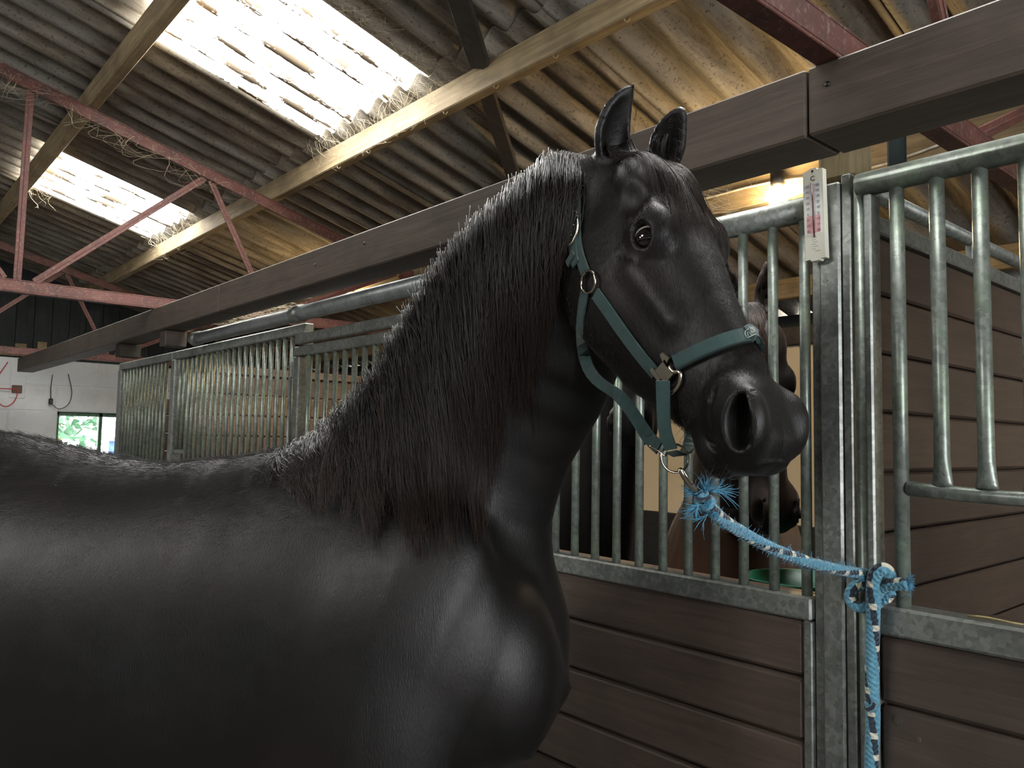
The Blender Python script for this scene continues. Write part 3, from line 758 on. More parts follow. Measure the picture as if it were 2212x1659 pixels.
def smooth(V, F, w, it, back=-.40):
    q = np.array([f for f in F if len(f) == 4]); e = np.vstack([q[:, [k, (k+1) % 4]] for k in range(4)])
    for f in F:
        if len(f) != 4: e = np.vstack([e, np.stack([f, f[1:]+f[:1]], 1)])
    e = np.unique(np.sort(e, 1), axis=0); deg = np.bincount(e.ravel(), minlength=len(V)).astype(float)
    for k in range(it):
        lam = .55 if k % 2 == 0 else back
        acc = np.stack([np.bincount(e[:, 0], V[e[:, 1], c], len(V))+np.bincount(e[:, 1], V[e[:, 0], c], len(V)) for c in range(3)], 1)/np.maximum(deg, 1)[:, None]
        V = V+(acc-V)*(w*lam)[:, None]
    return V
# ---------------- coat
def m_coat(name, base, brown, rough=.42, spec=.5, sheen=.25):
    m, nt, bs = new_mat(name)
    v = coords(nt, (1, 1, 1), rnd=False); n1 = noise(nt, v, 3.2, 5, .6)
    c = mix(nt, base, brown, ramp(nt, n1, [(.48, (0, 0, 0)), (.78, (.55, .55, .55))]))
    at = N(nt, 'ShaderNodeAttribute', attribute_name='brown'); c = mix(nt, c, brown, at.outputs['Fac'])
    setc(nt, bs, c)
    v2 = coords(nt, (1, 1, .25), rnd=False); h1 = noise(nt, v2, 420, 3, .6); n4 = noise(nt, v, 26, 4, .6)
    rr = N(nt, 'ShaderNodeMapRange'); rr.inputs[3].default_value = rough-.06; rr.inputs[4].default_value = rough+.14; nt.links.new(n4, rr.inputs[0]); nt.links.new(rr.outputs[0], bs.inputs['Roughness'])
    ad = N(nt, 'ShaderNodeMath', operation='MULTIPLY_ADD', i_1=.5); nt.links.new(n4, ad.inputs[0]); nt.links.new(h1, ad.inputs[2])
    bump(nt, bs, ad.outputs[0], .35, .0025)
    bs.inputs['Specular IOR Level'].default_value = spec
    bs.inputs['Sheen Weight'].default_value = sheen; bs.inputs['Sheen Roughness'].default_value = .4; bs.inputs['Sheen Tint'].default_value = (.6, .56, .53, 1)
    return m
M['coat'] = m_coat('black_coat', (.0026, .0024, .0024), (.012, .0068, .0045), .42, .38, .05)
M['coat2'] = m_coat('black_coat_stalled', (.003, .003, .0032), (.012, .007, .0045), .45, .2, .03)
M['coatbay'] = m_coat('brown_coat', (.03, .016, .010), (.085, .042, .024), .5, .4, .2)
M['coatC'] = m_coat('brown_black_coat', (.008, .0065, .006), (.11, .058, .036), .5, .35, .1)
em, ent, ebs = new_mat('wet_dark_eye'); _ea = N(ent, 'ShaderNodeAttribute', attribute_name='white'); setc(ent, ebs, mix(ent, (.006, .004, .004), (.62, .56, .50), _ea.outputs['Fac'])); ebs.inputs['Roughness'].default_value = .04
ebs.inputs['Coat Weight'].default_value = 1.0; ebs.inputs['Coat Roughness'].default_value = .02
def animal_mesh(name, V, F, mat, parent, attrs=None):
    me = bpy.data.meshes.new(name); me.from_pydata(V.tolist(), [], F); me.materials.append(M[mat])
    me.polygons.foreach_set('use_smooth', [True]*len(me.polygons))
    for k, a in (attrs or {}).items():
        at = me.attributes.new(k, 'FLOAT', 'POINT'); at.data.foreach_set('value', np.clip(a, 0, 1).astype(F32))
    me.update(); o = bpy.data.objects.new(name, me); link(o, parent); return o
def gauss(P, c, r): return np.exp(-(((P-np.asarray(c))/np.asarray(r))**2).sum(1))
def crease(H, G, pts, depth, wid):      # push the skin in along a polyline given in head coordinates (right side)
    S = H.copy(); sg = np.sign(S[:, 2]+1e-9)
    S[:, 2] = np.abs(S[:, 2]); dmin = np.full(len(S), 9.0)
    for a, b in zip(pts[:-1], pts[1:]):
        a, b = np.array(a), np.array(b); ab = b-a; t = np.clip(((S-a)@ab)/(ab@ab), 0, 1)
        dmin = np.minimum(dmin, np.linalg.norm(S-a-t[:, None]*ab, axis=1))
    return depth*np.exp(-(dmin/wid)**2)
hz = empty('horse', tuple(bw(-.3, 0, 0)), 'black horse with long mane in a green halter tied to the steel post', 'horse', 'black horses')
def fine_head(V):
    H = w2head(b2w(V).astype(F32)); return (H[:, 0] > -.22) & (H[:, 1] > -.28) & (H[:, 1] < .2) & (np.abs(H[:, 2]) < .24) & (H[:, 0] < .75)
def fine_face(V):
    H = w2head(b2w(V).astype(F32)).astype(float); S = H.copy(); S[:, 2] = np.abs(S[:, 2])
    return (H[:, 2] > -.03) & ((H[:, 0] > .47) | (np.linalg.norm(S-np.array([.213, .005, .085]), axis=1) < .06))
V, F, G = grow(horse_sdf, (-1.6, -.55, 0), (1.25, .95, 2.46), .009, fine_head, fine_face)
H = w2head(b2w(V).astype(F32)).astype(float)
inh = (H[:, 0] > -.26) & (H[:, 1] > -.30) & (np.abs(H[:, 2]) < .16)
hw = np.where(inh, np.clip((-.13-H[:, 1])/.12, 0, 1)*np.clip((.25-H[:, 0])/.15, 0, 1)*.6, 1.0)
V = smooth(V, F, hw, 50)
V = smooth(V, F, np.where(inh, 0, 1)*np.clip((.35-V[:, 0])/.3, 0, 1)*np.clip((V[:, 2]-.8)/.1, 0, 1), 50, .5)
hm = (H[:, 0] > .4) & (H[:, 0] < .7) & (np.abs(H[:, 2]) < .12) & (H[:, 1] < .06) & (H[:, 1] > -.2)
push = np.zeros(len(V))
MOUTH = [(.500, -.098, .056), (.535, -.100, .055), (.570, -.094, .050), (.605, -.080, .038), (.628, -.068, .018), (.634, -.064, 0)]
push[hm] += crease(H[hm], None, MOUTH, .011, .0042)
push[hm] += crease(H[hm], None, [(.525, -.03, .066), (.545, -.058, .064), (.575, -.072, .058), (.60, -.064, .052)], .0035, .006)
for k in range(5):
    a = .500+.008*k; push[hm] += crease(H[hm], None, [(a-.004, -.084-.002*k, .064), (a+.002, -.104-.002*k, .060)], .0022, .0022)
push[hm] -= crease(H[hm], None, [(.45, -.02, .066), (.49, -.045, .068), (.53, -.05, .066)], .0018, .005)
V = V-G*push[:, None]
Vw = b2w(V)
brown = .75*gauss(H, (.26, -.035, .10), (.05, .05, .06))+.5*gauss(H, (.17, .02, .1), (.03, .03, .05))+.35*gauss(H, (.30, -.10, .08), (.12, .06, .08))+.5*gauss(V, (.2, .3, .95), (.18, .2, .16))+.4*gauss(V, (-.85, .3, 1.0), (.15, .2, .12))
hb = animal_mesh('body', Vw-np.array(wloc(hz)), F, 'coat', hz, dict(brown=brown))
def eyes(parent, to_w, r=.0258):
    for sg in (1, -1):
        c = np.array([.213, .002, .0715*sg]); P = []; Fq = []
        n1, n2 = 40, 56
        for i in range(n1+1):
            for j in range(n2):
                a, b = math.pi*i/n1, 2*math.pi*j/n2; P.append(to_w(c+r*np.array([math.sin(a)*math.cos(b), math.sin(a)*math.sin(b), math.cos(a)])))
        for i in range(n1):
            for j in range(n2): Fq.append([i*n2+j, (i+1)*n2+j, (i+1)*n2+(j+1) % n2, i*n2+(j+1) % n2])
        o = mesh('eye', P, Fq, em, parent, True); cw = to_w(c); gz = CB@np.array([-.22, .30, -.92])
        dv = (np.array(P)-cw); dv /= np.linalg.norm(dv, axis=1)[:, None]; at = o.data.attributes.new('white', 'FLOAT', 'POINT')
        at.data.foreach_set('value', np.clip((np.degrees(np.arccos(np.clip(dv@gz/np.linalg.norm(gz), -1, 1)))-65)/4, 0, 1).astype(F32))
eyes(hz, head2w)
# ================================================================== halter, mane, lead rope
def fast_mesh(name, V, Fq, mat, parent, smooth=True, attrs=None, uv=None):
    V = np.asarray(V, float); me = bpy.data.meshes.new(name); o0 = np.array(wloc(parent)) if parent else np.zeros(3)
    c = V.mean(0); Vl = V-c
    me.vertices.add(len(V)); me.vertices.foreach_set('co', Vl.astype(F32).ravel())
    Fq = np.asarray(Fq, np.int32); k = Fq.shape[1]; n = len(Fq)
    me.loops.add(n*k); me.loops.foreach_set('vertex_index', Fq.ravel()); me.polygons.add(n)
    me.polygons.foreach_set('loop_start', np.arange(0, n*k, k, dtype=np.int32)); me.polygons.foreach_set('loop_total', np.full(n, k, np.int32))
    me.update(calc_edges=True); me.polygons.foreach_set('use_smooth', np.full(n, smooth))
    for a, v in (attrs or {}).items():
        at = me.attributes.new(a, 'FLOAT', 'POINT'); at.data.foreach_set('value', np.asarray(v, F32))
    me.materials.append(M[mat] if isinstance(mat, str) else mat); me.validate()
    o = bpy.data.objects.new(name, me); link(o, parent); o.location = Vector(c-o0); return o
BV = BVHTree.FromPolygons([Vector(v) for v in Vw], [f for f in F])
def cast(x, y):
    d = FW + RT*(x-IW/2)/FPX - UP*(y-IH/2)/FPX; d = d/np.linalg.norm(d)
    p, n, i, t = BV.ray_cast(Vector(CAM), Vector(d))
    if p is None: return None, None
    n = np.array(n)
    return np.array(p), (n if n@d < 0 else -n)
def zdep(p): return (np.asarray(p)-CAM)@FW
def resample(P, n):
    P = np.asarray(P, float); s = np.concatenate([[0], np.cumsum(np.linalg.norm(np.diff(P[:, :3], axis=0), axis=1))]); t = np.linspace(0, s[-1], n)
    return np.stack([np.interp(t, s, P[:, k]) for k in range(P.shape[1])], 1)
def ribbon(name, P, Nr, w, mat, parent, th=.003, n=None):
    P = np.asarray(P, float); Nr = np.asarray(Nr, float); k = len(P); tg = np.gradient(P, axis=0); tg /= np.linalg.norm(tg, axis=1)[:, None]
    w = np.broadcast_to(np.asarray(w, float), (k,))
    vs = []; fs = []
    for i in range(k):
        nn = Nr[i]-tg[i]*(Nr[i]@tg[i]); nn /= np.linalg.norm(nn); b = np.cross(tg[i], nn)
        for (u, v) in ((-1, 0), (-.94, 1), (.94, 1), (1, 0), (.94, -.3), (-.94, -.3)): vs.append(P[i]+b*u*w[i]/2+nn*v*th)
    for i in range(k-1):
        for j in range(6): j2 = (j+1) % 6; fs.append([i*6+j, (i+1)*6+j, (i+1)*6+j2, i*6+j2])
    fs += [[0, 1, 2, 3, 4, 5], [(k-1)*6+j for j in range(6)][::-1]]
    return mesh(name, vs, fs, mat, parent, False)
# webbing material: fine cross ribs
def m_web():
    m, nt, bs = new_mat('green_webbing'); v = coords(nt, rnd=False); n1 = noise(nt, v, 30, 4, .6); n2 = noise(nt, v, 700, 2, .5)
    c = ramp(nt, n1, [(.3, (.009, .036, .034)), (.7, (.016, .058, .053))]); setc(nt, bs, c); bs.inputs['Roughness'].default_value = .75
    bs.inputs['Sheen Weight'].default_value = .3; bump(nt, bs, n2, .5, .0015); return m
M['web'] = m_web()
M['brass'] = m_plain('brushed_nickel', (.62, .57, .45), .3, 1.0, .1, 60, .05); M['chrome'] = m_plain('worn_chrome', (.66, .62, .52), .18, 1.0, .1, 40, 0)
hal = empty('halter', tuple(head2w((.3, -.05, 0))), 'dark green webbing halter with metal buckle on the tied horse', 'halter')
def on_skin(px, off=.0035, n=14):
    P = []; Nn_ = []
    px = catm(np.array(px, float), n)
    for x, y in px:
        p, nn = cast(x, y)
        if p is None: continue
        P.append(p+nn*off); Nn_.append(nn)
    Nn_ = np.array(Nn_); Ns = Nn_.copy()
    for _ in range(4): Ns[1:-1] = (Ns[:-2]+Ns[1:-1]*2+Ns[2:])/4
    P = np.array(P)
    for _ in range(2): P[1:-1] = (P[:-2]+P[1:-1]*2+P[2:])/4
    return P, Ns/np.linalg.norm(Ns, axis=1)[:, None]
P, n_ = on_skin([(1243, 375), (1243, 430), (1246, 490), (1252, 535), (1260, 565), (1270, 592)]); ribbon('crown_strap', P, n_, .025, 'web', hal)
P, n_ = on_skin([(1240, 455), (1241, 500), (1246, 540), (1252, 572)], .0075); ribbon('strap_tongue', P, n_, .024, 'web', hal)
P, n_ = on_skin([(1243, 556), (1247, 566)], .012, 4); ribbon('strap_keeper', P, n_, .030, 'web', hal)
P, n_ = on_skin([(1290, 634), (1312, 664), (1352, 722), (1393, 775), (1420, 806)]); ribbon('cheek_strap', P, n_, .025, 'web', hal)
PJ, nJ = on_skin([(1268, 630), (1259, 675), (1257, 722), (1262, 765)], .0035, 8)
ZR = 1.335                       # depth of the chin ring, under the jaw
jz = zdep(PJ[-1]); jp = [(1262, 765), (1270, 795), (1290, 822), (1320, 842), (1345, 862), (1372, 900), (1397, 940), (1425, 968)]
J2 = [dep(x, y, jz+.004+(ZR-jz)*t) for (x, y), t in zip(jp, np.linspace(0, 1, len(jp)))]
PJ2 = catm(np.array(J2), 16); nJ2 = np.array([nJ[-1]+(np.array([-FW[0], -FW[1], 0])*.9-UP*.5+.3*RT-nJ[-1])*min(1, t*2.5) for t in np.linspace(0, 1, 16)])
P = np.vstack([PJ, PJ2[1:]]); n_ = np.vstack([nJ, nJ2[1:]]); P[3:-3] = (P[2:-4]+2*P[3:-3]+P[4:-2])/4
ribbon('jaw_strap', P, n_, .0245, 'web', hal)
# noseband: near side from the photo, far side mirrored about the head's mid plane
P, n_ = on_skin([(1462, 785), (1505, 764), (1550, 745), (1590, 732), (1612, 728)], .004, 12)
Hn = np.array([HRW.T@(p-HOW) for p in P]); Nh = np.array([HRW.T@q for q in n_])
nl = np.interp([0], [0], [0]); k_ = len(Hn)
# bridge over the nose along the surface
Lb = Hn[-1, 0]; br = []
for t in np.linspace(Hn[-1, 2], -Hn[-1, 2], 9)[1:-1]:
    d0 = .1
    for _ in range(60):
        v = float(horse_sdf(w2b(head2w((Lb-.006*(1-(t/Hn[-1, 2])**2), d0, t)))[None].astype(F32))[0])
        if v < .004: break
        d0 -= max(v-.003, .0006)
    br.append((Lb-.006*(1-(t/Hn[-1, 2])**2), d0, t))
br = np.array(br); full = np.vstack([Hn, br, (Hn*[1, 1, -1])[::-1]]); nf = np.vstack([Nh, np.stack([br[:, 0]*0, np.ones(len(br)), br[:, 2]*12], 1), (Nh*[1, 1, -1])[::-1]])
nf /= np.linalg.norm(nf, axis=1)[:, None]
fullw = np.array([head2w(p) for p in full]); nfw = nf@HRW.T
nbo = ribbon('noseband', fullw, nfw, .027, 'web', hal, .005); NOSE_W, NOSE_N = fullw, nfw
ribbon('noseband_edge', fullw+nfw*.0006+HRW[:, 0]*.0128, nfw, .003, m_plain('dark_green_edge', (.006, .02, .018), .8), nbo, .005)  # thin darker green strip along the lower edge of the noseband
# embroidered mark on the noseband
M['thread'] = m_plain('grey_thread', (.42, .45, .42), .8, 0, .1, 300, .2)
i0 = k_-2; seg = fullw[i0:i0+7]; sn = nfw[i0:i0+7]; sl_ = np.concatenate([[0], np.cumsum(np.linalg.norm(np.diff(seg, axis=0), axis=1))])
def onband(u, v):
    p = np.array([np.interp(u, sl_, seg[:, c]) for c in range(3)]); q = np.array([np.interp(u, sl_, sn[:, c]) for c in range(3)]); q /= np.linalg.norm(q); t = np.array([np.interp(u+.002, sl_, seg[:, c])-np.interp(u-.002, sl_, seg[:, c]) for c in range(3)]); t /= np.linalg.norm(t); b = np.cross(t, q)
    if b@HRW[:, 0] > 0: b = -b
    return p+q*.0058+b*v
marks = [[(.000, -.006), (.000, .001), (.003, .006), (.008, .0075), (.012, .006)], [(.003, -.004), (.004, .002), (.007, .003), (.008, -.004)], [(.010, -.005), (.0105, .002)], [(.0125, -.005), (.013, .003), (.0165, .003), (.0165, -.005)], [(.0185, .004), (.0225, -.003)], [(.0225, .004), (.0185, -.003)], [(-.001, -.0075), (.014, -.008)], [(.014, .007), (.024, .006)], [(.025, .004), (.025, -.005)], [(.025, .004), (.029, .001)]]
for mk in marks:
    tube('stitched_mark', catm(np.array([onband(u, v) for u, v in mk]), 10) if len(mk) > 2 else np.array([onband(u, v) for u, v in mk]), .0008, 'thread', nbo, 5)
# metal square with a D loop, in the plane of the cheek
p0, nq = cast(1441, 797); p0 = p0+nq*.007
tx = (RT-nq*(RT@nq)); tx /= np.linalg.norm(tx); ty = np.cross(nq, tx); ty = ty if ty@UP > 0 else -ty
pxm = zdep(p0)/FPX
def hw_pt(x, y, o=0): return p0+tx*(x-1441)*pxm*1.12-ty*(y-797)*pxm*1.05+nq*o
def plate(name, pts, mat, th=.0035):
    n = len(pts); vs = [hw_pt(x, y, th) for x, y in pts]+[hw_pt(x, y, -th*.6) for x, y in pts]
    fs = [list(range(n)), list(range(2*n-1, n-1, -1))]+[[i, i+n, (i+1) % n+n, (i+1) % n][::1] for i in range(n)]
    nn = np.cross(np.array(vs[1])-vs[0], np.array(vs[2])-vs[1])
    if nn@nq < 0: fs = [f[::-1] for f in fs]
    return mesh(name, vs, fs, mat, hal)
plate('halter_square', [(1440, 781), (1465, 806), (1447, 826), (1421, 802)], 'brass')
plate('square_bar', [(1432, 768), (1438, 762), (1456, 772), (1450, 782), (1444, 776), (1440, 782)], 'brass')
plate('square_bar', [(1408, 800), (1414, 796), (1424, 806), (1436, 816), (1430, 824), (1418, 814), (1410, 806)], 'brass')
tube('halter_loop', catm(np.array([hw_pt(x, y) for x, y in ((1452, 790), (1464, 800), (1477, 798), (1482, 806), (1478, 826), (1464, 842), (1452, 844), (1448, 830), (1442, 822))]), 26), .0033, 'brass', hal, 10)
# rings and buckle
def ring(name, c, nrm, r, tr, mat, parent, sx=1.0, upv=None, n=28):
    a = np.array(upv if upv is not None else UP, float); a -= nrm*(a@nrm); a /= np.linalg.norm(a); b = np.cross(nrm, a)
    P = [c+r*(math.cos(t)*a+sx*math.sin(t)*b) for t in np.linspace(0, 2*math.pi, n, False)]; vs, fs = tube_vf(P, tr, 8, False, True); return mesh(name, vs, fs, mat, parent, True)
pr, nr = cast(1279, 610); ring('cheek_ring', pr+nr*.009, nr, .0205, .0024, 'chrome', hal)
pb, nb2 = cast(1244, 497); tb = np.array(PJ[0]-PJ[1]); 
bu = UP-nb2*(UP@nb2); bu /= np.linalg.norm(bu); bv = np.cross(bu, nb2); bv = bv if bv@RT > 0 else -bv
BK = [(-.013, .030), (.000, .034), (.012, .027), (.017, .008), (.015, -.012), (.004, -.030), (-.013, -.034), (-.014, -.026)]
bko = tube('buckle', catm(np.array([pb+nb2*.014+bv*x+bu*y for x, y in BK]), 30), .0024, 'chrome', hal, 8)
tube('buckle_tongue', [pb+nb2*.016+bv*-.004+bu*.012, pb+nb2*.017+bv*.010+bu*.004], .0016, 'chrome', bko, 6)
for k, (dx, dy) in enumerate(((-.002, -.012), (-.004, .022))): ring('eyelet', pb+nb2*.013+bv*dx+bu*dy, nb2, .0026, .0009, 'chrome', bko, 1, None, 14)
# chin strap hanging from the square, and the chin rings
cz = zdep(p0); cp = [(1432, 822), (1433, 860), (1434, 900), (1438, 935), (1450, 970)]
C2 = catm(np.array([dep(x, y, cz-.012+(ZR-.01-cz)*t**1.2) for (x, y), t in zip(cp, np.linspace(0, 1, 5))]), 14)
ribbon('chin_strap', C2, np.tile(-FW*.75-RT*.55, (14, 1)), np.linspace(.025, .023, 14), 'web', hal)
C3 = catm(np.array([dep(1452, 975, ZR), dep(1470, 982, ZR+.015), dep(1487, 965, ZR+.045), dep(1492, 935, ZR+.075), dep(1490, 900, ZR+.10)]), 12)
ribbon('chin_strap', C3, np.tile(-FW*.5+UP*-.6-RT*.3, (12, 1)), .022, 'web', hal)
ring('chin_ring', dep(1458, 990, ZR), (-FW+RT*.25+UP*.2)/np.linalg.norm(-FW+RT*.25+UP*.2), .024, .0021, 'chrome', hal, 1.05)
tube('chin_loop', catm(np.array([dep(1402, 962, ZR+.002), dep(1420, 973, ZR-.003), dep(1436, 985, ZR-.004), dep(1440, 978, ZR)]), 12), .0018, 'chrome', hal, 8)

# ---------------- mane
def m_hair(name, root, tip, rough=.38):
    m, nt, bs = new_mat(name); at = N(nt, 'ShaderNodeAttribute', attribute_name='along'); a2 = N(nt, 'ShaderNodeAttribute', attribute_name='tone')
    c = mix(nt, root, tip, ramp(nt, at.outputs['Fac'], [(.25, (0, 0, 0)), (.95, (1, 1, 1))]))
    c = mix(nt, c, tuple(x*3.0 for x in tip), ramp(nt, a2.outputs['Fac'], [(.55, (0, 0, 0)), (1.0, (.55, .55, .55))]))
    setc(nt, bs, c); bs.inputs['Roughness'].default_value = rough; bs.inputs['Specular IOR Level'].default_value = .45
    return m
M['mane'] = m_hair('mane_hair', (.0055, .0046, .0045), (.020, .0125, .0095)); M['mane2'] = m_hair('stalled_mane_hair', (.009, .007, .006), (.05, .022, .010))
def strands(name, paths, w0, w1, mat, parent, tone):
    # paths: (n, k, 3) -> thin three-sided tapering hairs
    paths = np.asarray(paths, float); n, k, _ = paths.shape
    tg = np.gradient(paths, axis=1); tg /= np.linalg.norm(tg, axis=2, keepdims=True)+1e-9
    ref = np.tile(-FW, (n, k, 1)); a = np.cross(tg, ref); a /= np.linalg.norm(a, axis=2, keepdims=True)+1e-9; b = np.cross(a, tg)
    t = np.linspace(0, 1, k); w = (np.asarray(w0)[:, None]*(1-t)[None]+np.asarray(w1)[:, None]*t[None])[..., None]
    V = np.stack([paths-a*w*.5, paths+a*w*.5, paths+b*w*.45], 2).reshape(-1, 3)
    base = (np.arange(n)[:, None]*k+np.arange(k-1)[None])*3
    Fq = np.concatenate([np.stack([base+j, base+(j+1) % 3, base+3+(j+1) % 3, base+3+j], -1).reshape(-1, 4) for j in range(3)])
    al = np.repeat(np.tile(t, n), 3); tn = np.repeat(tone, k*3)
    o = fast_mesh(name, V, Fq, mat, parent, True, dict(along=al, tone=tn)); o['kind'] = 'stuff'; return o
ROOT = np.array([(596, 992), (640, 965), (700, 925), (765, 862), (828, 790), (878, 705), (925, 625), (975, 552), (1035, 488), (1095, 430), (1150, 385), (1198, 350), (1232, 328)], float)
TIP = np.array([(606, 1048), (640, 1060), (705, 1105), (780, 1150), (868, 1195), (935, 1175), (990, 1190), (1030, 1150), (1048, 1075), (1095, 935), (1150, 880), (1180, 770), (1190, 585)], float)
RZD = np.array([1.82, 1.815, 1.80, 1.79, 1.77, 1.745, 1.72, 1.695, 1.67, 1.645, 1.62, 1.60, 1.585])
def crv(A, u): return np.interp(u, np.linspace(0, 1, len(A)), A)
NS, KS = 210, 14
locks = []
for i in range(NS):
    u = (i+RNG.random())/NS; locks.append((u, RNG.normal(0, 26), RNG.uniform(.60, 1.10), RNG.normal(0, 9), RNG.random()*6, RNG.uniform(.004, .028), RNG.random()))
paths, wa, wb, tone = [], [], [], []
def hairpath(rx, ry, ex, ey, rz, off, wav, ph, bulge):
    P = []; zprev = rz
    tt = np.linspace(0, 1, KS); pts = []
    for t in tt:
        e = t**.9
        x = rx+(ex-rx)*e+bulge*math.sin(math.pi*t)+wav*math.sin(ph+t*7)*t; y = ry-10*math.sin(math.pi*min(1, t*4))*(t < .25)+(ey-ry)*t
        p, nn = cast(x, y)
        z = zdep(p) if p is not None else zprev
        if p is None and t > .3: z = zprev
        pts.append((x, y, min(z, rz+.02), t)); zprev = z
    zz = np.array([q[2] for q in pts])
    for _ in range(3): zz[1:-1] = np.minimum(zz[1:-1], (zz[:-2]+zz[1:-1]+zz[2:])/3)
    zz = zz-off*np.clip(tt*5, .15, 1)
    return np.array([dep(q[0], q[1], z) for q, z in zip(pts, zz)])
for (u, jx, ln, bl, ph, off, tn) in locks:
    rx, ry = crv(ROOT[:, 0], u), crv(ROOT[:, 1], u); ex, ey = crv(TIP[:, 0], u)+jx*(1 if u < .8 else .35), crv(TIP[:, 1], u)
    ey = ry+(ey-ry)*ln; ex = rx+(ex-rx)*(.35+.65*ln)
    core = hairpath(rx, ry, ex, ey, crv(RZD, u), off, RNG.uniform(1, 7), ph, bl)
    m = 44 if u > .06 else 26
    t = np.linspace(0, 1, KS)
    ax = np.cross(core[-1]-core[0], FW); ax /= np.linalg.norm(ax)
    for j in range(m):
        spread = RNG.normal(0, .016)*(1-.72*t)+RNG.normal(0, .008)*np.sin(t*RNG.uniform(3, 10)+RNG.random()*6)
        dz = -np.abs(RNG.normal(0, .008))*np.sin(np.pi*np.clip(t*1.1, 0, 1))
        cut = RNG.uniform(.70, 1.0)**.8
        q = core+ax[None]*spread[:, None]+FW[None]*dz[:, None]
        s = np.linspace(0, cut, KS)*(KS-1); i0 = np.clip(s.astype(int), 0, KS-2); fr = (s-i0)[:, None]
        paths.append(q[i0]*(1-fr)+q[i0+1]*fr); wa.append(RNG.uniform(.0012, .0022)); wb.append(.0005); tone.append(np.clip(tn*.5+RNG.random()*.5, 0, 1))
strands('mane', paths, wa, wb, 'mane', hz, np.array(tone))
# flyaway hairs along the crest
paths, wa, tone = [], [], []
for i in range(420):
    u = RNG.random(); rx, ry = crv(ROOT[:, 0], u)+RNG.normal(0, 5), crv(ROOT[:, 1], u)+RNG.uniform(-4, 10); z = crv(RZD, u)+RNG.uniform(-.02, .02)
    L = RNG.uniform(14, 46)*(1.5 if RNG.random() < .1 else 1); a = RNG.normal(-1.25, .55); c = RNG.normal(.6, .8); P = []
    for t in np.linspace(0, 1, 6): P.append(dep(rx+L*t*math.cos(a+c*t), ry+L*t*math.sin(a+c*t), z-.02*t))
    paths.append(P); wa.append(.0009); tone.append(RNG.uniform(.3, 1))
strands('flyaway_hair', paths, wa, np.full(len(wa), .0003), 'mane', hz, np.array(tone))
# forelock over the forehead, laid on the skin
def skin_d(l, s):
    o = head2w((l, .30, s)); p, nn, i, t = BV.ray_cast(Vector(o), Vector(-HRW[:, 1]))
    return (HRW.T@(np.array(p)-HOW))[1] if p is not None else 0.0
_gl, _gs = np.linspace(-.06, .33, 27), np.linspace(-.10, .10, 21)
_gd = np.array([[skin_d(l, s) for s in _gs] for l in _gl])
def skin(l, s):
    i = np.clip((l-_gl[0])/(_gl[1]-_gl[0]), 0, 25.99); j = np.clip((s-_gs[0])/(_gs[1]-_gs[0]), 0, 19.99); a, b = int(i), int(j); u, v = i-a, j-b
    return (_gd[a, b]*(1-u)+_gd[a+1, b]*u)*(1-v)+(_gd[a, b+1]*(1-u)+_gd[a+1, b+1]*u)*v
paths, wa, tone = [], [], []
for k in range(34):
    cs, cside, cL, coff, ctn = RNG.normal(.008, .020), RNG.normal(.004, .038), RNG.uniform(.12, .33), RNG.uniform(.004, .012), RNG.random()
    for i in range(34):
        s0 = cs+RNG.normal(0, .006); L = cL*RNG.uniform(.75, 1.0); side = cside+RNG.normal(0, .006); P = []; ph = RNG.random()*6
        for t in np.linspace(0, 1, 11):
            l = -.045+L*t; s = s0*(1-.3*t)+side*t**1.2+.0035*math.sin(ph+5*t)
            lim = .085; s = max(-lim, min(lim, s))
            P.append(head2w((l, min(skin(l, s), .075)+.003+coff*math.sin(math.pi*min(1, .15+t*.8)), s)))
        paths.append(P); wa.append(RNG.uniform(.0009, .0016)); tone.append(np.clip(ctn*.6+RNG.random()*.4, 0, 1))
strands('forelock', paths, wa, np.full(len(wa), .0004), 'mane', hz, np.array(tone))
# ear fringe and muzzle whiskers
paths, wa, tone = [], [], []
for (b, t_, fr, wd, bn) in EARS:
    b = np.array(b); t_ = np.array(t_); ax = t_-b; fr2 = fr-ax*(fr@ax)/(ax@ax); fr2 /= np.linalg.norm(fr2); sd = np.cross(ax, fr2); sd /= np.linalg.norm(sd)
    for i in range(70):
        k = RNG.uniform(.05, .75); sg = 1 if RNG.random() < .5 else -1; p = b+ax*k+sd*sg*.030*(1-.5*k)+fr2*.006
        q = p-sd*sg*RNG.uniform(.008, .02)+fr2*.012+ax*RNG.uniform(.03, .12); paths.append([head2w(p), head2w((p+q)/2+fr2*.004), head2w(q)]); wa.append(.0007); tone.append(RNG.random())
for i in range(60):
    l = RNG.uniform(.52, .63); d = RNG.uniform(-.13, -.06); s = .05*RNG.uniform(.2, 1.1); p = np.array([l, d, s]); q = p+np.array([RNG.normal(.01, .012), -RNG.uniform(.012, .03), RNG.uniform(.0, .02)]); paths.append([head2w(p), head2w((p+q)/2), head2w(q)]); wa.append(.0006); tone.append(.6)
strands('fringe_hair', paths, wa, np.full(len(wa), .0002), 'mane', hz, np.array(tone))

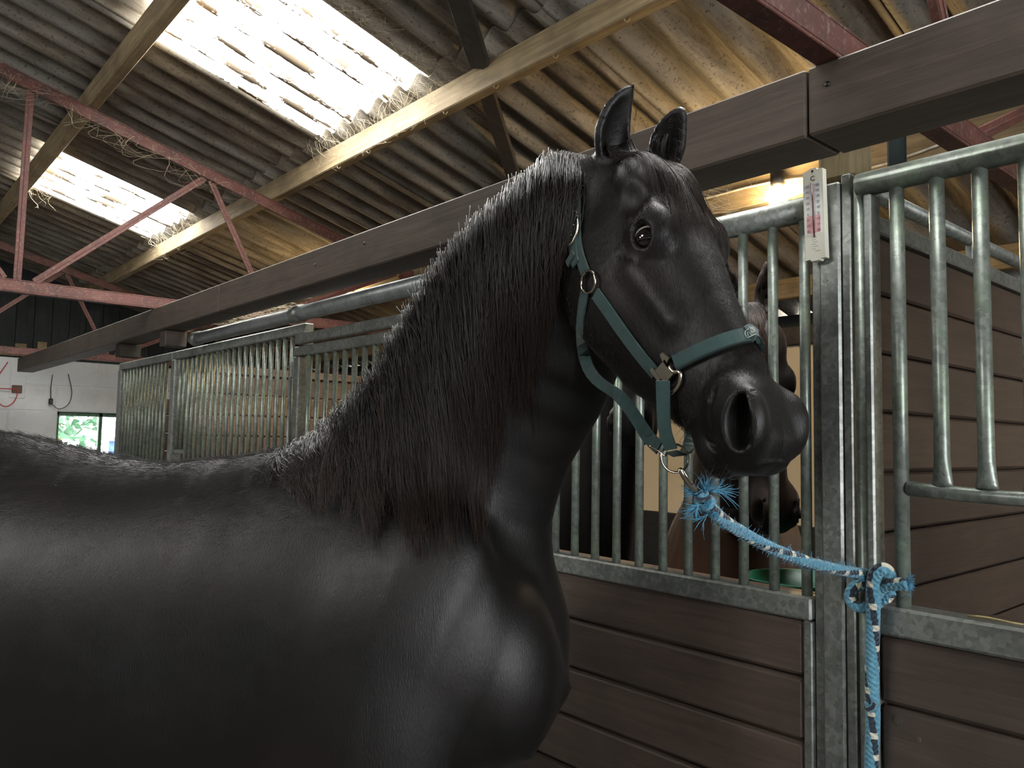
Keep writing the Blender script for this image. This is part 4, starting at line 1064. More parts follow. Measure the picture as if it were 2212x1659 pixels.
# short coat hairs on the back, withers and shoulder
mcoat, cnt_, cbs = new_mat('coat_hair'); cbs.inputs['Base Color'].default_value = (.0032, .0029, .0029, 1); cbs.inputs['Roughness'].default_value = .42; cbs.inputs['Specular IOR Level'].default_value = .5
q4 = np.array([f for f in F if len(f) == 4]); cc = V[q4].mean(1); gn = G[q4[:, 0]]
cam_b = w2b(CAM[None])[0]; vis = ((cam_b-cc)*gn).sum(1) > -.05
wgt = np.where((cc[:, 0] < .32) & (cc[:, 0] > -1.0) & vis, np.clip((cc[:, 2]-1.42)/.20, 0, 1)**2.2, 0)
pick = RNG.choice(len(q4), 42000, p=wgt/wgt.sum()); b0 = cc[pick]+RNG.normal(0, .004, (42000, 3)); nn_ = gn[pick]
b0 = b0-nn_*((RNG.normal(0, .004, 42000))*0)[:, None]
dr_ = np.tile(np.array([-.9, .15, -.42]), (42000, 1))+RNG.normal(0, .22, (42000, 3)); dr_ -= nn_*(dr_*nn_).sum(1)[:, None]; dr_ /= np.linalg.norm(dr_, axis=1)[:, None]
Lh = RNG.uniform(.009, .019, 42000)[:, None]; hp = np.stack([b0+nn_*.0003, b0+dr_*Lh*.5+nn_*.0016, b0+dr_*Lh+nn_*.0022], 1)
strands('coat_hair', b2w(hp.reshape(-1, 3)).reshape(-1, 3, 3), np.full(42000, .00055), np.full(42000, .00015), mcoat, hz, RNG.random(42000))

# finer hairs on head and neck, lying down the face
Hc = w2head(b2w(cc).astype(F32)).astype(float)
wh = np.where(vis & (Hc[:, 0] > -.05) & (Hc[:, 0] < .52) & (np.abs(Hc[:, 2]) < .14) & (Hc[:, 1] > -.28) & (np.linalg.norm(np.abs(Hc)-np.array([.213, 0, .085]), axis=1) > .036), 1.0, 0)*(Hc[:, 2] > -.06)
pick = RNG.choice(len(q4), 22000, p=wh/wh.sum()); b0 = cc[pick]+RNG.normal(0, .002, (22000, 3)); nn_ = gn[pick]; dl = HB_R.T@(HRW[:, 0]*.9-HRW[:, 1]*.25)
dr_ = np.tile(dl, (22000, 1))+RNG.normal(0, .25, (22000, 3)); dr_ -= nn_*(dr_*nn_).sum(1)[:, None]; dr_ /= np.linalg.norm(dr_, axis=1)[:, None]
Lh = RNG.uniform(.004, .009, 22000)[:, None]; hp = np.stack([b0+nn_*.0002, b0+dr_*Lh*.5+nn_*.0008, b0+dr_*Lh+nn_*.0009], 1)
strands('coat_hair', b2w(hp.reshape(-1, 3)).reshape(-1, 3, 3), np.full(22000, .00045), np.full(22000, .00012), M['mane'], hz, RNG.random(22000)*.5)

# ---------------- lead rope
def m_rope():
    m, nt, bs = new_mat('blue_braided_rope'); uv = N(nt, 'ShaderNodeUVMap'); sp_ = N(nt, 'ShaderNodeSeparateXYZ'); nt.links.new(uv.outputs[0], sp_.inputs[0])
    def mth(op, a, b=None):
        n = N(nt, 'ShaderNodeMath', operation=op)
        for s, v in ((n.inputs[0], a), (n.inputs[1], b)):
            if v is None: continue
            if hasattr(v, 'is_linked'): nt.links.new(v, s)
            else: s.default_value = v
        return n.outputs[0]
    u, v = sp_.outputs[0], sp_.outputs[1]
    A = mth('FRACT', mth('ADD', mth('MULTIPLY', v, 16.0), u)); B = mth('FRACT', mth('SUBTRACT', mth('MULTIPLY', v, 16.0), u))
    zig = mth('MULTIPLY', mth('PINGPONG', mth('MULTIPLY', v, 130.0), 1.0), .05)
    st = mth('FRACT', mth('ADD', mth('ADD', mth('MULTIPLY', u, 2.0), zig), mth('MULTIPLY', v, 4.0)))
    navy = mth('MULTIPLY', mth('LESS_THAN', st, .30), mth('LESS_THAN', mth('FRACT', mth('MULTIPLY', v, 22.0)), .72))
    cream = mth('MULTIPLY', mth('LESS_THAN', st, .34), mth('GREATER_THAN', mth('FRACT', mth('MULTIPLY', v, 22.0)), .72))
    g = coords(nt, rnd=False); n1 = noise(nt, g, 120, 4, .6)
    blue = ramp(nt, n1, [(.3, (.055, .21, .31)), (.7, (.13, .36, .49))])
    c = mix(nt, blue, (.006, .018, .035), navy); c = mix(nt, c, (.62, .60, .48), cream); setc(nt, bs, c); bs.inputs['Roughness'].default_value = .8
    bs.inputs['Sheen Weight'].default_value = .3
    w = mth('ADD', mth('SINE', mth('MULTIPLY', mth('ADD', mth('MULTIPLY', v, 90.0), mth('MULTIPLY', u, 5.0)), 6.283)), mth('SINE', mth('MULTIPLY', mth('SUBTRACT', mth('MULTIPLY', v, 90.0), mth('MULTIPLY', u, 5.0)), 6.283)))
    bump(nt, bs, mth('ADD', w, n1), .6, .002); return m
M['rope'] = m_rope(); M['ropefray'] = m_plain('frayed_blue_fibre', (.10, .36, .55), .8, 0, .35, 60, 0)
def rope(name, P, r, parent, n=None, seg=16):
    P = catm(np.array(P, float), n or max(12, len(P)*8)); r = np.interp(np.linspace(0, 1, len(P)), np.linspace(0, 1, len(np.atleast_1d(r))), np.atleast_1d(r))
    vs, fs = tube_vf(P, r, seg, False); vs = np.array(vs); cap0, cap1 = list(range(seg))[::-1], [(len(P)-1)*seg+j for j in range(seg)]
    o = mesh(name, vs, fs+[cap0, cap1], 'rope', parent, True); me = o.data; uvl = me.uv_layers.new(name='UVMap')
    L = np.concatenate([[0], np.cumsum(np.linalg.norm(np.diff(P, axis=0), axis=1))]); k = 0
    for p in me.polygons:
        for li in p.loop_indices:
            vi = me.loops[li].vertex_index; j = vi % seg; i = vi//seg; uu = j/seg
            if p.index < len(fs) and j == 0 and (p.index % seg) == seg-1: uu = 1.0
            uvl.data[li].uv = (uu, L[i])
    return o
lr = empty('lead_rope', tuple(pln(1885, 1655, 0, 1.70)), 'blue braided lead rope from the halter ring knotted round the steel post', 'rope')
def rp(x, y, X): return pln(x, y, 0, X-.020)
zc = ZR
S0 = dep(1507, 1062, zc+.01)
pe = rp(1868, 1240, 1.722); zs_, ze = zdep(S0)+.02, zdep(pe)
line_px = [(1528, 1092), (1560, 1122), (1600, 1148), (1650, 1176), (1700, 1198), (1760, 1218), (1815, 1231), (1868, 1240)]
rope('rope_line', [dep(x, y, zs_+(ze-zs_)*t) for (x, y), t in zip(line_px, np.linspace(0, 1, len(line_px)))], [.0125, .0115, .0115, .0115], lr, 60)
RR = .0145
rope('rope_fall', [rp(1880, 1960, 1.728), rp(1881, 1840, 1.728), rp(1882, 1720, 1.728), rp(1883, 1640, 1.728), rp(1886, 1550, 1.726), rp(1884, 1490, 1.726), rp(1884, 1400, 1.722), rp(1886, 1320, 1.712), rp(1887, 1262, 1.708), rp(1895, 1237, 1.708), rp(1910, 1230, 1.712), rp(1922, 1246, 1.722), rp(1918, 1272, 1.735), rp(1900, 1292, 1.737)], RR, lr, 110)
rope('rope_loop', [rp(1900, 1262, 1.733), rp(1870, 1262, 1.729), rp(1846, 1268, 1.724), rp(1836, 1288, 1.720), rp(1846, 1307, 1.720), rp(1868, 1312, 1.722), rp(1890, 1306, 1.734), rp(1912, 1294, 1.736), rp(1924, 1278, 1.733)], RR*.85, lr, 70)
rope('rope_tail', [rp(1892, 1296, 1.734), rp(1903, 1272, 1.724), rp(1918, 1262, 1.716), rp(1940, 1262, 1.712), rp(1962, 1262, 1.708)], RR*.95, lr, 36)
rope('rope_wrap', [rp(1872, 1236, 1.728), rp(1880, 1242, 1.730), rp(1900, 1255, 1.731), rp(1916, 1262, 1.731)], RR*.8, lr, 24)
rope('rope_kink', [rp(1893, 1520, 1.712), rp(1884, 1530, 1.710), rp(1876, 1528, 1.714), rp(1876, 1518, 1.72)], .008, lr, 20)
# clip
tube('clip', catm(np.array([dep(1468, 1012, ZR-.004), dep(1476, 1026, ZR-.002), dep(1488, 1043, ZR+.004), dep(1502, 1060, ZR+.012)]), 14), np.linspace(.0042, .0058, 14), 'chrome', lr, 12)
tube('clip_gate', catm(np.array([dep(1474, 1014, ZR-.006), dep(1484, 1030, ZR-.006), dep(1496, 1046, ZR)]), 10), .0024, 'chrome', lr, 8)
# frayed knot below the clip: three tight turns of the rope
kc = dep(1524, 1086, zs_); ka = (S0-kc)/np.linalg.norm(S0-kc); kb = np.cross(ka, FW); kb /= np.linalg.norm(kb); kd = np.cross(ka, kb)
rope('rope_knot', [kc+ka*(.026-.052*t)+(kb*math.cos(t*17)+kd*math.sin(t*17))*.0095*math.sin(math.pi*(.12+.8*t)) for t in np.linspace(0, 1, 22)], .0085, lr, 90, 12)
paths, wa, tone = [], [], []
def tuft(x, y, dx, dy, n, L, sp, z):
    for i in range(n):
        a = RNG.normal(0, sp); c, s = math.cos(a), math.sin(a); ddx, ddy = dx*c-dy*s, dx*s+dy*c; l = L*RNG.uniform(.5, 1.1); P = []; cv = RNG.normal(0, .5)
        for t in np.linspace(0, 1, 6): P.append(dep(x+RNG.normal(0, .6)+l*t*(ddx-cv*ddy*t), y+l*t*(ddy+cv*ddx*t), z-.012*math.sin(3*t)*RNG.random()))
        paths.append(P); wa.append(RNG.uniform(.0012, .0030)); tone.append(RNG.random())
tuft(1522, 1068, .15, -1, 60, 42, .28, zs_-.01); tuft(1535, 1062, 1, -.12, 26, 58, .08, zs_-.012); tuft(1505, 1070, -.6, -.8, 22, 30, .3, zs_-.01); tuft(1500, 1058, -1, .2, 10, 26, .2, zs_-.01)
tuft(1508, 1090, -.7, .8, 40, 34, .5, zs_-.015); tuft(1530, 1110, -.75, .66, 8, 50, .12, zs_-.01); tuft(1545, 1108, -.2, 1, 30, 18, .8, zs_-.01); tuft(1525, 1085, .5, .5, 30, 22, .8, zs_-.018)
Lp = [np.array([x, y]) for x, y in line_px]
for i in range(420):
    t = RNG.random()*(len(Lp)-1.01); k = int(t); q = Lp[k]+(Lp[k+1]-Lp[k])*(t-k); z = zs_+(ze-zs_)*t/(len(Lp)-1); a = RNG.random()*6.28; l = RNG.uniform(6, 17); o_ = RNG.uniform(6, 10)
    P = [dep(q[0]+math.cos(a)*(o_+l*s)+2*s*s*RNG.normal(), q[1]+math.sin(a)*(o_+l*s), z-.010) for s in (0, .5, 1)]; P = [P[0], (P[0]+P[1])/2, P[1], (P[1]*.6+P[2]*.4), (P[1]*.3+P[2]*.7), P[2]]
    paths.append(P); wa.append(.0010); tone.append(RNG.random())
for i in range(90):
    P0 = rp(1962+RNG.normal(0, 2), 1262+RNG.normal(0, 9), 1.705); P1 = P0+RT*RNG.uniform(.004, .014)+UP*RNG.normal(0, .006); paths.append([P0+(P1-P0)*s for s in np.linspace(0, 1, 6)]); wa.append(.0014); tone.append(RNG.random())
strands('frayed_fibre', paths, wa, np.full(len(wa), .0004), 'ropefray', lr, np.array(tone))
# ================================================================== the two horses in the stall
def stall_horse(name, label, poll, Lc, Dc, chest, bdir, mat, brownc, scale=1.0, chest_r=.25):
    Lc = np.array(Lc, float); Lc /= np.linalg.norm(Lc); Dc = np.array(Dc, float); Dc -= Lc*(Dc@Lc); Dc /= np.linalg.norm(Dc); Sc = np.cross(Lc, Dc)
    R = CB@np.stack([Lc, Dc, Sc], 1); poll = np.asarray(poll, float); chest = np.asarray(chest, float); bd = np.array([bdir[0], bdir[1], 0.]); bd /= np.linalg.norm(bd)
    sd = np.array([bd[1], -bd[0], 0])
    def toh(P): return (((P-poll.astype(F32))@R.astype(F32))/scale).astype(F32)
    def tow(p): return poll+R@np.asarray(p, float)*scale
    back = np.array([0, 0, 1.0])
    nape = tow((.02, -.06, 0)); NCs = catm(np.array([nape, nape*.72+chest*.28+np.array([0, 0, .10])-(bd*-.10), nape*.35+chest*.65+np.array([0, 0, .09])+bd*.08, chest+bd*.12]), 10)
    tg = np.gradient(NCs, axis=0); tg /= np.linalg.norm(tg, axis=1)[:, None]; lat = np.cross(tg, [0, 0, 1.0]); lat = np.where((lat@sd)[:, None] < 0, -lat, lat)+sd*.4; lat /= np.linalg.norm(lat, axis=1)[:, None]; nn = np.cross(lat, tg); nn /= np.linalg.norm(nn, axis=1)[:, None]
    NAs = np.interp(np.linspace(0, 1, 10), [0, .3, .65, 1], [.105, .16, .23, .33]); NBs = np.interp(np.linspace(0, 1, 10), [0, .3, .65, 1], [.065, .085, .13, .20])
    secs = np.array([(0, 1.40, .95, .17), (.12, 1.50, .88, .225), (.35, 1.56, .82, .25), (.7, 1.52, .80, .29), (1.05, 1.55, .85, .29), (1.35, 1.55, .95, .26), (1.52, 1.42, 1.05, .18)]); sx = catm(secs, 14)
    base = np.array([chest[0], chest[1], 0.]); TCs = np.array([base+bd*a+np.array([0, 0, (t+b)/2]) for a, t, b, w in sx]); TAs = (sx[:, 1]-sx[:, 2])/2; TBs = sx[:, 3]*chest_r/.25
    def f(P):
        P = P.astype(F32); D = sweep(P, TCs, np.tile([0, 0, 1.], (14, 1)), TAs, TBs, 2.1); D = smin(D, sweep(P, NCs, nn, NAs, NBs, 2.0), .07)
        for a, zt in ((.16, .95), (1.3, 1.0)):
            for s in (-1, 1):
                c = base+bd*a+sd*s*.13
                D = smin(D, leg(P, [(c+back*zt, .11), (c+back*.6, .06), (c+back*.2, .035), (c+back*.05, .052)]), .06)
        Hh = toh(P); m = (Hh[:, 0] > -.3) & (Hh[:, 0] < .78) & (np.abs(Hh[:, 1]) < .4) & (np.abs(Hh[:, 2]) < .26)
        if m.any():
            h = head_sdf(Hh[m])*scale; d = smin(D[m], h, .04)
            for s in (-1, 1): d = smin(d, ear_sdf(Hh[m], (-.02, -.01, .05*s), (-.185, .035, .072*s), np.array([.3, .8, .25*s]), .95, .0)*scale, .012)
            D[m] = d
        return np.maximum(D, -P[:, 2]+.002)
    pts = np.vstack([TCs, NCs, tow((.68, 0, 0))[None], tow((-.22, 0, 0))[None]]); lo = pts.min(0)-.40; hi = pts.max(0)+.40; lo[2] = 0; hi[2] = max(hi[2]-.25, tow((-.22, .05, 0))[2]+.06)
    v, q = surface_nets(f, lo, hi, .0125); q = q.tolist(); Hh = toh(v.astype(F32)).astype(float)
    v, g = project(f, v); inh = (Hh[:, 0] > -.25) & (Hh[:, 0] < .7) & (np.abs(Hh[:, 1]) < .32) & (np.abs(Hh[:, 2]) < .18)
    v = smooth(v, q, np.where(inh, .12, 1.0), 24)
    root = empty(name, tuple(base+bd*.6), label, 'horse', 'black horses')
    dist = np.where(inh, 0, 1)*np.clip((chest[2]+.25-v[:, 2])/.25, 0, 1)*brownc
    animal_mesh('body', v-np.array(wloc(root)), q, mat, root, dict(brown=dist+.3*brownc*np.where(inh, .0, 1)))
    for s in (1, -1):
        c = np.array([.213, .002, .0715*s]); P = []; Fq = []
        for i in range(13):
            for j in range(16):
                a, b = math.pi*i/12, 2*math.pi*j/16; P.append(tow(c+.0258*np.array([math.sin(a)*math.cos(b), math.sin(a)*math.sin(b), math.cos(a)])))
        for i in range(12):
            for j in range(16): Fq.append([i*16+j, (i+1)*16+j, (i+1)*16+(j+1) % 16, i*16+(j+1) % 16])
        mesh('eye', P, Fq, em, root, True)
    # forelock and mane
    paths, wa, tone = [], [], []
    for i in range(420):
        s0 = RNG.normal(0, .025); L = RNG.uniform(.06, .2); side = RNG.normal(0, .05); P = []
        for t in np.linspace(0, 1, 8):
            l = -.05+L*t; s = s0+side*t; top = np.interp(l, HL, HT); w = np.interp(l, HL, HW)
            P.append(tow((l, top-(top+.08)*.5*(abs(s)/w)**2.4+.012*math.sin(math.pi*min(1, .2+t*.8))+.004, s)))
        paths.append(P); wa.append(.0016); tone.append(RNG.random())
    for i in range(500):
        u = RNG.random(); k = u*5; j = int(k); c = NCs[j]+(NCs[j+1]-NCs[j])*(k-j); up_ = nn[j]*np.sign(nn[j][2]+1e-9); A = NAs[j]; sg = 1 if RNG.random() < .7 else -1
        r = c+up_*A*.98; e = c+lat[j]*sg*(NBs[j]+.01)-up_*A*RNG.uniform(-.2, .4); mid = c+up_*A*.8+lat[j]*sg*NBs[j]*.85
        jt = RNG.normal(0, .01, 3); P = [((1-t)**2*r+2*t*(1-t)*mid*1.0+t*t*e)+jt*t+RNG.normal(0, .001, 3) for t in np.linspace(0, 1, 8)]; paths.append(P); wa.append(.0018); tone.append(RNG.random())
    strands('mane', paths, wa, np.full(len(wa), .0005), 'mane2', root, np.array(tone))
    return tow
pollC = dep(1622, 690, 2.30)
stall_horse('horse', 'dark horse with brown chest facing out behind the bars by the feed bowl', pollC, (.095, .96, -.16), (.16, -.2, -.95), np.append(dep(1560, 1250, 2.75)[:2], 1.22), (.86, .50), 'coatC', 1.0, .95)
pollB = dep(1396, 566, 2.59)
stall_horse('horse', 'black horse lowering its muzzle behind the bars under the green halter', pollB, (-.16, .93, -.30), (-.62, -.30, -.62), np.append(dep(1255, 1300, 2.95)[:2], 1.20), (.30, .95), 'coat2', .25, .95)
# ================================================================== small things
def text_mesh(name, txt, size, Mx, mat, parent, align='CENTER'):
    cu = bpy.data.curves.new(name, 'FONT'); cu.body = txt; cu.size = size; cu.align_x = align; cu.align_y = 'CENTER'; cu.extrude = .0002
    tmp = bpy.data.objects.new(name+'_t', cu); COL.objects.link(tmp); dg = bpy.context.evaluated_depsgraph_get()
    me = bpy.data.meshes.new_from_object(tmp.evaluated_get(dg)); bpy.data.objects.remove(tmp); bpy.data.curves.remove(cu)
    me.name = name; me.materials.clear(); me.materials.append(mat); me.transform(Mx)
    c = sum((v.co for v in me.vertices), Vector())/max(1, len(me.vertices)); me.transform(Matrix.Translation(-c))
    o = bpy.data.objects.new(name, me); link(o, parent); o.location = c-(wloc(parent) if parent else Vector()); return o
# thermometer
TX = 1.712
tl, tr_, br_, bl_ = [pln(x, y, 0, TX) for x, y in ((1736, 368), (1779, 362), (1786, 559), (1743, 569))]
tu = (tl+tr_-bl_-br_)/2; TH = np.linalg.norm(tu); tu /= TH; tw = (tr_-tl+br_-bl_)/2; tw -= tu*(tw@tu); TW = np.linalg.norm(tw); tw /= TW; tn = np.cross(tw, tu); tc_ = (tl+tr_+bl_+br_)/4
th = empty('thermometer', tuple(tc_-tu*TH/2), 'white Celsius thermometer fixed to the galvanised post', 'thermometer')
M['plastic'] = m_plain('yellowed_white_plastic', (.72, .72, .60), .5, 0, .08, 14, .05)
def T_(u, v, o): return tc_+tw*u+tu*v+tn*o
def poly_plate(name, pts, o0, o1, mat, parent):
    n = len(pts); vs = [T_(u, v, o1) for u, v in pts]+[T_(u, v, o0) for u, v in pts]; fs = [list(range(n)), list(range(2*n-1, n-1, -1))]+[[i, i+n, (i+1) % n+n, (i+1) % n] for i in range(n)]
    nn = np.cross(vs[1]-vs[0], vs[2]-vs[1])
    if nn@tn < 0: fs = [f[::-1] for f in fs]
    return mesh(name, vs, fs, mat, parent)
hw_, hh_ = TW/2, TH/2
poly_plate('case', [(-hw_, -hh_+.004), (-hw_*.5, -hh_+.004), (-hw_*.4, -hh_), (hw_*.4, -hh_), (hw_*.5, -hh_+.004), (hw_, -hh_+.004), (hw_, hh_-.005), (hw_*.45, hh_-.005), (hw_*.35, hh_), (-hw_*.35, hh_), (-hw_*.45, hh_-.005), (-hw_, hh_-.005)], -.012, .006, 'plastic', th)
scp = poly_plate('scale_panel', [(-hw_*.88, -hh_*.42), (hw_*.80, -hh_*.42), (hw_*.80, hh_*.70), (-hw_*.88, hh_*.70)], .006, .0066, m_plain('scale_white', (.75, .76, .74), .4, 0, .05, 30, 0), th)
poly_plate('red_zone', [(-hw_*.72, -hh_*.40), (hw_*.62, -hh_*.40), (hw_*.62, -hh_*.02), (-hw_*.72, -hh_*.02)], .0066, .0069, m_plain('faded_red', (.72, .42, .42), .5, 0, .2, 60, 0), scp)
M['ink'] = m_plain('black_ink', (.02, .02, .022), .6, 0, .05, 20, 0); M['grey_ink'] = m_plain('grey_ink', (.25, .25, .27), .6, 0, .05, 20, 0); M['red_ink'] = m_plain('red_ink', (.45, .08, .08), .6, 0, .05, 20, 0)
tube('glass_tube', [T_(-.001, hh_*.68, .009), T_(.0005, -hh_*.50, .009)], .0016, m_plain('dark_red_spirit', (.10, .03, .03), .2, 0, .05, 20, 0), th, 10)
mesh('nail_hole', [T_(.003*math.cos(a), hh_-.007+.003*math.sin(a), .0064) for a in np.linspace(0, 2*math.pi, 14, False)], [list(range(14))], 'black', th)
def TM(u, v, o): return Matrix(((tw[0], tu[0], tn[0], 0), (tw[1], tu[1], tn[1], 0), (tw[2], tu[2], tn[2], 0), (0, 0, 0, 1))).copy() if False else Matrix.Translation(Vector(T_(u, v, o)))@Matrix(((tw[0], tu[0], tn[0]), (tw[1], tu[1], tn[1]), (tw[2], tu[2], tn[2]))).to_4x4()
text_mesh('letter', 'C', .016, TM(0, hh_*.775, .0064), M['ink'], th)
vals = ['50', '40', '30', '20', '10', '0', '10', '20', '30']
for k, t in enumerate(vals):
    v = hh_*(.62-.122*k); mt = M['grey_ink'] if k < 6 else M['red_ink']
    for u in (-hw_*.56, hw_*.48): text_mesh('numeral', t, .0085, TM(u, v, .0071), mt, scp)
for k in range(41):
    v = hh_*(.64-.0244*k)
    poly_plate('tick', [(hw_*.12, v), (hw_*(.26 if k % 5 == 0 else .2), v), (hw_*(.26 if k % 5 == 0 else .2), v+.0005), (hw_*.12, v+.0005)], .0066, .0072, 'grey_ink', scp)
for k, (u0, u1, v) in enumerate(((-.25, .2, -.50), (-.3, .1, -.55), (-.2, .3, -.60), (-.28, .15, -.65), (-.15, .35, -.70), (-.3, .1, -.75), (0, .55, -.80))):
    poly_plate('print_line', [(hw_*u0, hh_*v), (hw_*u1, hh_*v), (hw_*u1, hh_*v+.001), (hw_*u0, hh_*v+.001)], .006, .0063, 'grey_ink' if k < 6 else 'red_ink', th)
# feed bowl
def lathe(name, prof, c, mat, parent, n=40):
    vs, fs = [], []
    for r, z in prof:
        for j in range(n): a = 2*math.pi*j/n; vs.append((c[0]+r*math.cos(a), c[1]+r*math.sin(a), c[2]+z))
    for i in range(len(prof)-1):
        for j in range(n): j2 = (j+1) % n; fs.append([i*n+j, i*n+j2, (i+1)*n+j2, (i+1)*n+j])
    return mesh(name, vs, fs, mat, parent, True)
fb = empty('feed_bowl', (2.0, 1.10, 1.19), 'green plastic feed bowl hung on the partition behind the bars', 'bowl')
lathe('bowl', [(.02, -.15), (.10, -.148), (.125, -.09), (.142, 0), (.150, .004), (.150, .010), (.138, .010), (.120, -.08), (.095, -.135), (.002, -.138)], (2.0, 1.10, 1.338), m_plain('green_plastic', (.01, .17, .09), .35, 0, .1, 20, .05), fb)
lathe('holder_ring', [(.150, -.012), (.157, -.012), (.157, .0), (.150, .0), (.150, -.012)], (2.0, 1.10, 1.338), 'black', fb)
box('holder_bracket', 1.97, 2.03, .892, .948, 1.27, 1.345, 'black', fb)
# straw on the door rail
M['straw'] = m_plain('straw', (.62, .50, .22), .6, 0, .2, 60, .1)
for i, (y0, y1, dx, lb) in enumerate(((.61, .515, .004, 'long yellow straw lying on the stall door rail'), (.45, .40, -.01, 'short bent straw on the stall door rail'))):
    P = [(XF+.01+dx*t*3, y0+(y1-y0)*t, 1.3645+.002*math.sin(5*t)) for t in np.linspace(0, 1, 6)]; tag(tube('straw', P, .0022, 'straw', None, 6), lb, 'straw')
# sockets and cables on the far wall
so = empty('wall_socket', (1.60, YE-.03, 2.22), 'brown wall socket with red cable under the beam end', 'socket')
box('socket_box', 1.62, 1.72, YE-.05, YE-.001, 2.16, 2.25, m_plain('brown_socket', (.12, .05, .03), .5), so); box('socket_back', 1.60, 1.76, YE-.012, YE-.0005, 2.10, 2.36, 'white', so)
mr_ = m_plain('red_cable', (.55, .05, .06), .4, 0, .1, 20, 0)
tag(tube('power_cable', catm(np.array([(1.10, YE-.04, 2.50), (1.25, YE-.05, 2.33), (1.45, YE-.06, 2.21), (1.66, YE-.06, 2.19), (1.64, YE-.07, 2.05), (1.55, YE-.07, 1.99), (1.47, YE-.06, 2.08), (1.46, YE-.05, 2.30), (1.56, YE-.03, 2.52)]), 60), .006, mr_, None, 8), 'red looped power cable hanging by the brown wall socket', 'cable')
pg = empty('hanging_plug', (2.03, YE-.04, 2.06), 'black plug on a grey looped cable below the long beam', 'plug')
box('plug_body', 2.005, 2.05, YE-.07, YE-.03, 2.04, 2.11, 'black', pg, .008)
tube('plug_cable', catm(np.array([(2.027, YE-.05, 2.11), (2.02, YE-.05, 2.25), (2.03, YE-.05, 2.40)]), 12), .005, 'black', pg, 8)
tube('plug_cable', catm(np.array([(2.035, YE-.05, 2.05), (2.12, YE-.05, 1.985), (2.22, YE-.05, 2.05), (2.25, YE-.05, 2.2), (2.20, YE-.05, 2.42)]), 24), .0045, 'black', pg, 8)
# timber offcuts on the wall plate
for i, (x, w, h, lb) in enumerate(((1.62, .12, .09, 'pale timber offcut standing on the wall plate'), (1.85, .10, .13, 'taller pale timber offcut on the wall plate beside the beam'))):
    tag(box('timber_offcut', x, x+w, YE-.05, YE+.03, 2.661, 2.661+h, 'purlin', None), lb, 'timber')
# dark green bag corner hanging behind the post
tag(box('hanging_bag', 1.93, 1.96, .79, .83, 2.36, 2.50, m_plain('dark_green_cloth', (.004, .016, .016), .8), None, .01), 'dark green cloth strip hanging behind the timber post end', 'cloth')
# hooks and nails in the sunlit purlin
for k, y in enumerate((1.55, 1.95, 2.35, 2.75, 3.15, 3.9, 4.25)):
    z = roofz(2.28)-.166; P = [(2.27, y, z+.012), (2.268, y, z-.012), (2.262, y+.006, z-.022), (2.255, y+.014, z-.018), (2.254, y+.016, z-.008)]
    tag(tube('wire_hook', P, .0022, m_plain('rusty_wire', (.25, .2, .12), .6), None, 6), 'small wire hook in the underside of the sunlit purlin', 'hook', 'wire hooks in the sunlit purlin')
for k, (y, z) in enumerate(((1.13, 2.47), (.76, 2.49), (3.0, 2.47), (2.6, 2.49))):
    lathe_v = tube('nail_head', [(1.4995, y, z-.05), (1.4975, y, z-.05)], .006, 'black', None, 10); tag(lathe_v, 'dark nail head in the face of the long beam', 'nail', 'nail heads in the long beam')
# cobwebs
mweb, wnt, wbs = new_mat('dusty_cobweb'); wbs.inputs['Base Color'].default_value = (.55, .48, .33, 1); wbs.inputs['Roughness'].default_value = .9; wbs.inputs['Subsurface Weight'].default_value = 0.0
def cobweb(label, gen, n, w=.0011):
    paths, wa = [], []
    for i in range(n): paths.append(catm(np.array(gen(), float), 9)); wa.append(w*RNG.uniform(.5, 1.4))
    o = strands('cobweb', paths, wa, np.array(wa)*.6, mweb, None, np.zeros(n)); tag(o, label, 'cobweb'); return o
U = RNG.uniform; G_ = RNG.normal
def g1():
    y = U(3.2, 4.5); x = 2.20+G_(0, .05); z = roofz(x)-.05; L = U(.03, .16); return [(x, y, z+.01), (x+.02+G_(0, .02), y+G_(0, .04), z-L*.4), (2.245+G_(0, .01), y+G_(0, .06), z-L*.8), (2.25, y+G_(0, .07), z-L)]
cobweb('tangled cobwebs over the sunlit purlin below the big skylight', g1, 150)
def g2():
    y = U(3.0, 3.34); x = U(1.5, 2.25); z = roofz(x)-.05; return [(x, y, z+.005), (x+G_(0, .05), y+G_(0, .03), z-.02-U(0, .03)), (x+.08+G_(0, .05), y+G_(0, .04), z-.025), (x+.12+G_(0, .06), y+G_(0, .05), roofz(x+.12)-.05)]
cobweb('cobwebs along the edge of the big skylight', g2, 90, .0009)
def g3():
    y = U(6.5, 7.8); x = 2.2+G_(0, .05) if U() < .6 else 1.17+G_(0, .05); z = roofz(x)-.05; L = U(.04, .2); return [(x, y, z+.01), (x+.03+G_(0, .03), y+G_(0, .06), z-L*.4), (x+.05+G_(0, .02), y+G_(0, .09), z-L*.8), (x+.05, y+G_(0, .1), z-L)]
cobweb('cobwebs round the smaller far skylight', g3, 130, .0016)
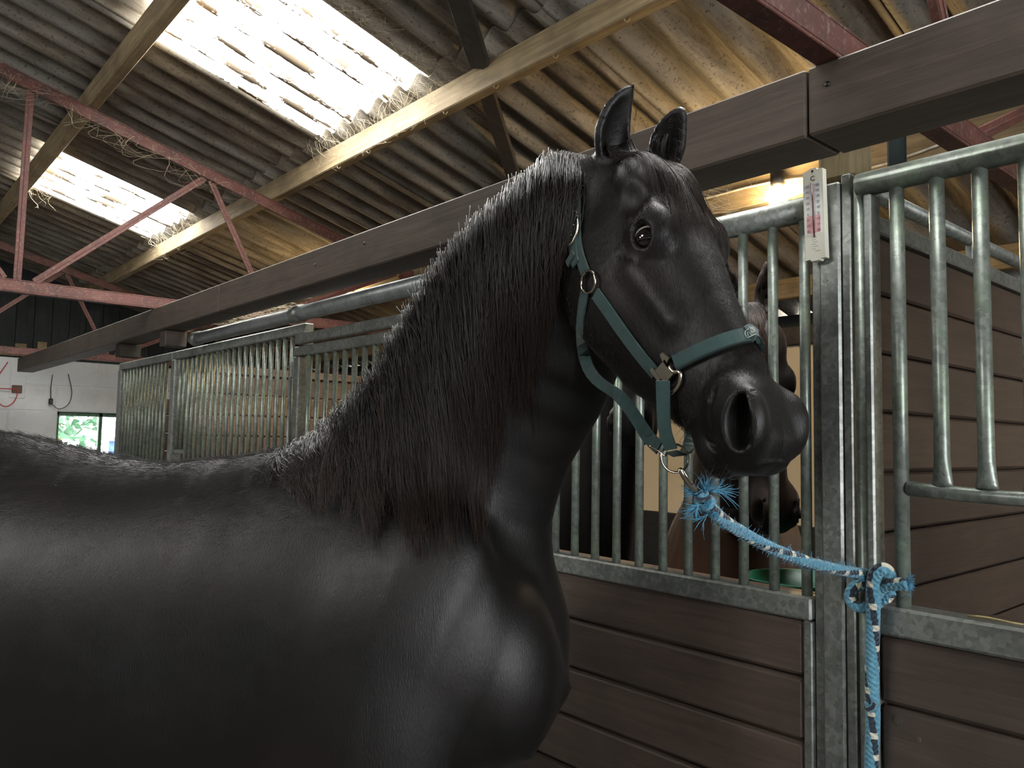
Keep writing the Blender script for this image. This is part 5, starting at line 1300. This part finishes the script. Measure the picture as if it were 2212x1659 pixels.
def g4():
    x = U(-.2, 1.9); z = 3.357-.04+.27*(2.25-x)-.04; y = 5.2+G_(0, .03); L = U(.05, .22); return [(x, y, z+.03), (x+G_(0, .05), y+G_(0, .05), z-L*.5), (x+.1+G_(0, .08), y+G_(0, .06), z-L*.55), (x+.18, y, z-.02)]
cobweb('cobwebs hanging from the red truss rafter between the skylights', g4, 70, .0014)
def g5():
    y = U(1.0, 1.75); x = 1.66; z = 2.35; return [(x, y, z), (x+.05+G_(0, .03), y+G_(0, .05), z-U(.0, .05)), (x+.02+G_(0, .03), y+G_(0, .06), z-U(.02, .08)), (1.755, y+G_(0, .05), 2.31)]
cobweb('cobwebs between the long beam and the stall top rail', g5, 60, .0008)
def g6():
    y = 4.1+G_(0, .35); x = 1.80; return [(1.655, y, 2.36), (1.67+G_(0, .03), y+G_(0, .08), 2.36), (1.69+G_(0, .03), y+G_(0, .1), 2.35), (1.69, y+G_(0, .1), 2.336)]
cobweb('dusty hay wisps and cobwebs on the grey track tube', g6, 60, .0018)
# outside the window: shrub and a blue shed door
tr2 = empty('tree', (2.9, 15.0, -.2), 'pale green tree outside the end wall window', 'tree')
tube('trunk', [(2.9, 15.0, -.2), (2.95, 15.0, 1.2), (2.85, 15.05, 2.4)], [.12, .09, .05], 'rawwood', tr2, 10)
n = 420; C_ = np.stack([2.9+np.clip(G_(0, .3, n), -.6, .6), 15.0+np.clip(G_(0, .3, n), -.6, .6), 1.9+np.clip(G_(0, .5, n), -1, 1)], 1); a_ = G_(0, .05, (n, 3)); b_ = G_(0, .05, (n, 3)); V_ = np.stack([C_-a_, C_+b_, C_+a_, C_-b_], 1).reshape(-1, 3)
o = fast_mesh('foliage', V_, np.arange(4*n).reshape(-1, 4), m_plain('pale_leaf', (.13, .30, .17), .6), tr2, False); o['kind'] = 'stuff'
sh = empty('shed', (5.2, 17.2, -.2), 'blue boarded shed outside the end wall window', 'shed')
for k in range(8): box('shed_board', 4.22+k*.2, 4.41+k*.2, 17.0, 17.04, -.2, 1.55, m_plain('blue_paint', (.10, .20, .42), .6) if k == 0 else bpy.data.materials['blue_paint'], sh)
box('shed_roof', 4.1, 6.0, 16.9, 18.2, 1.56, 1.62, 'galv', sh)
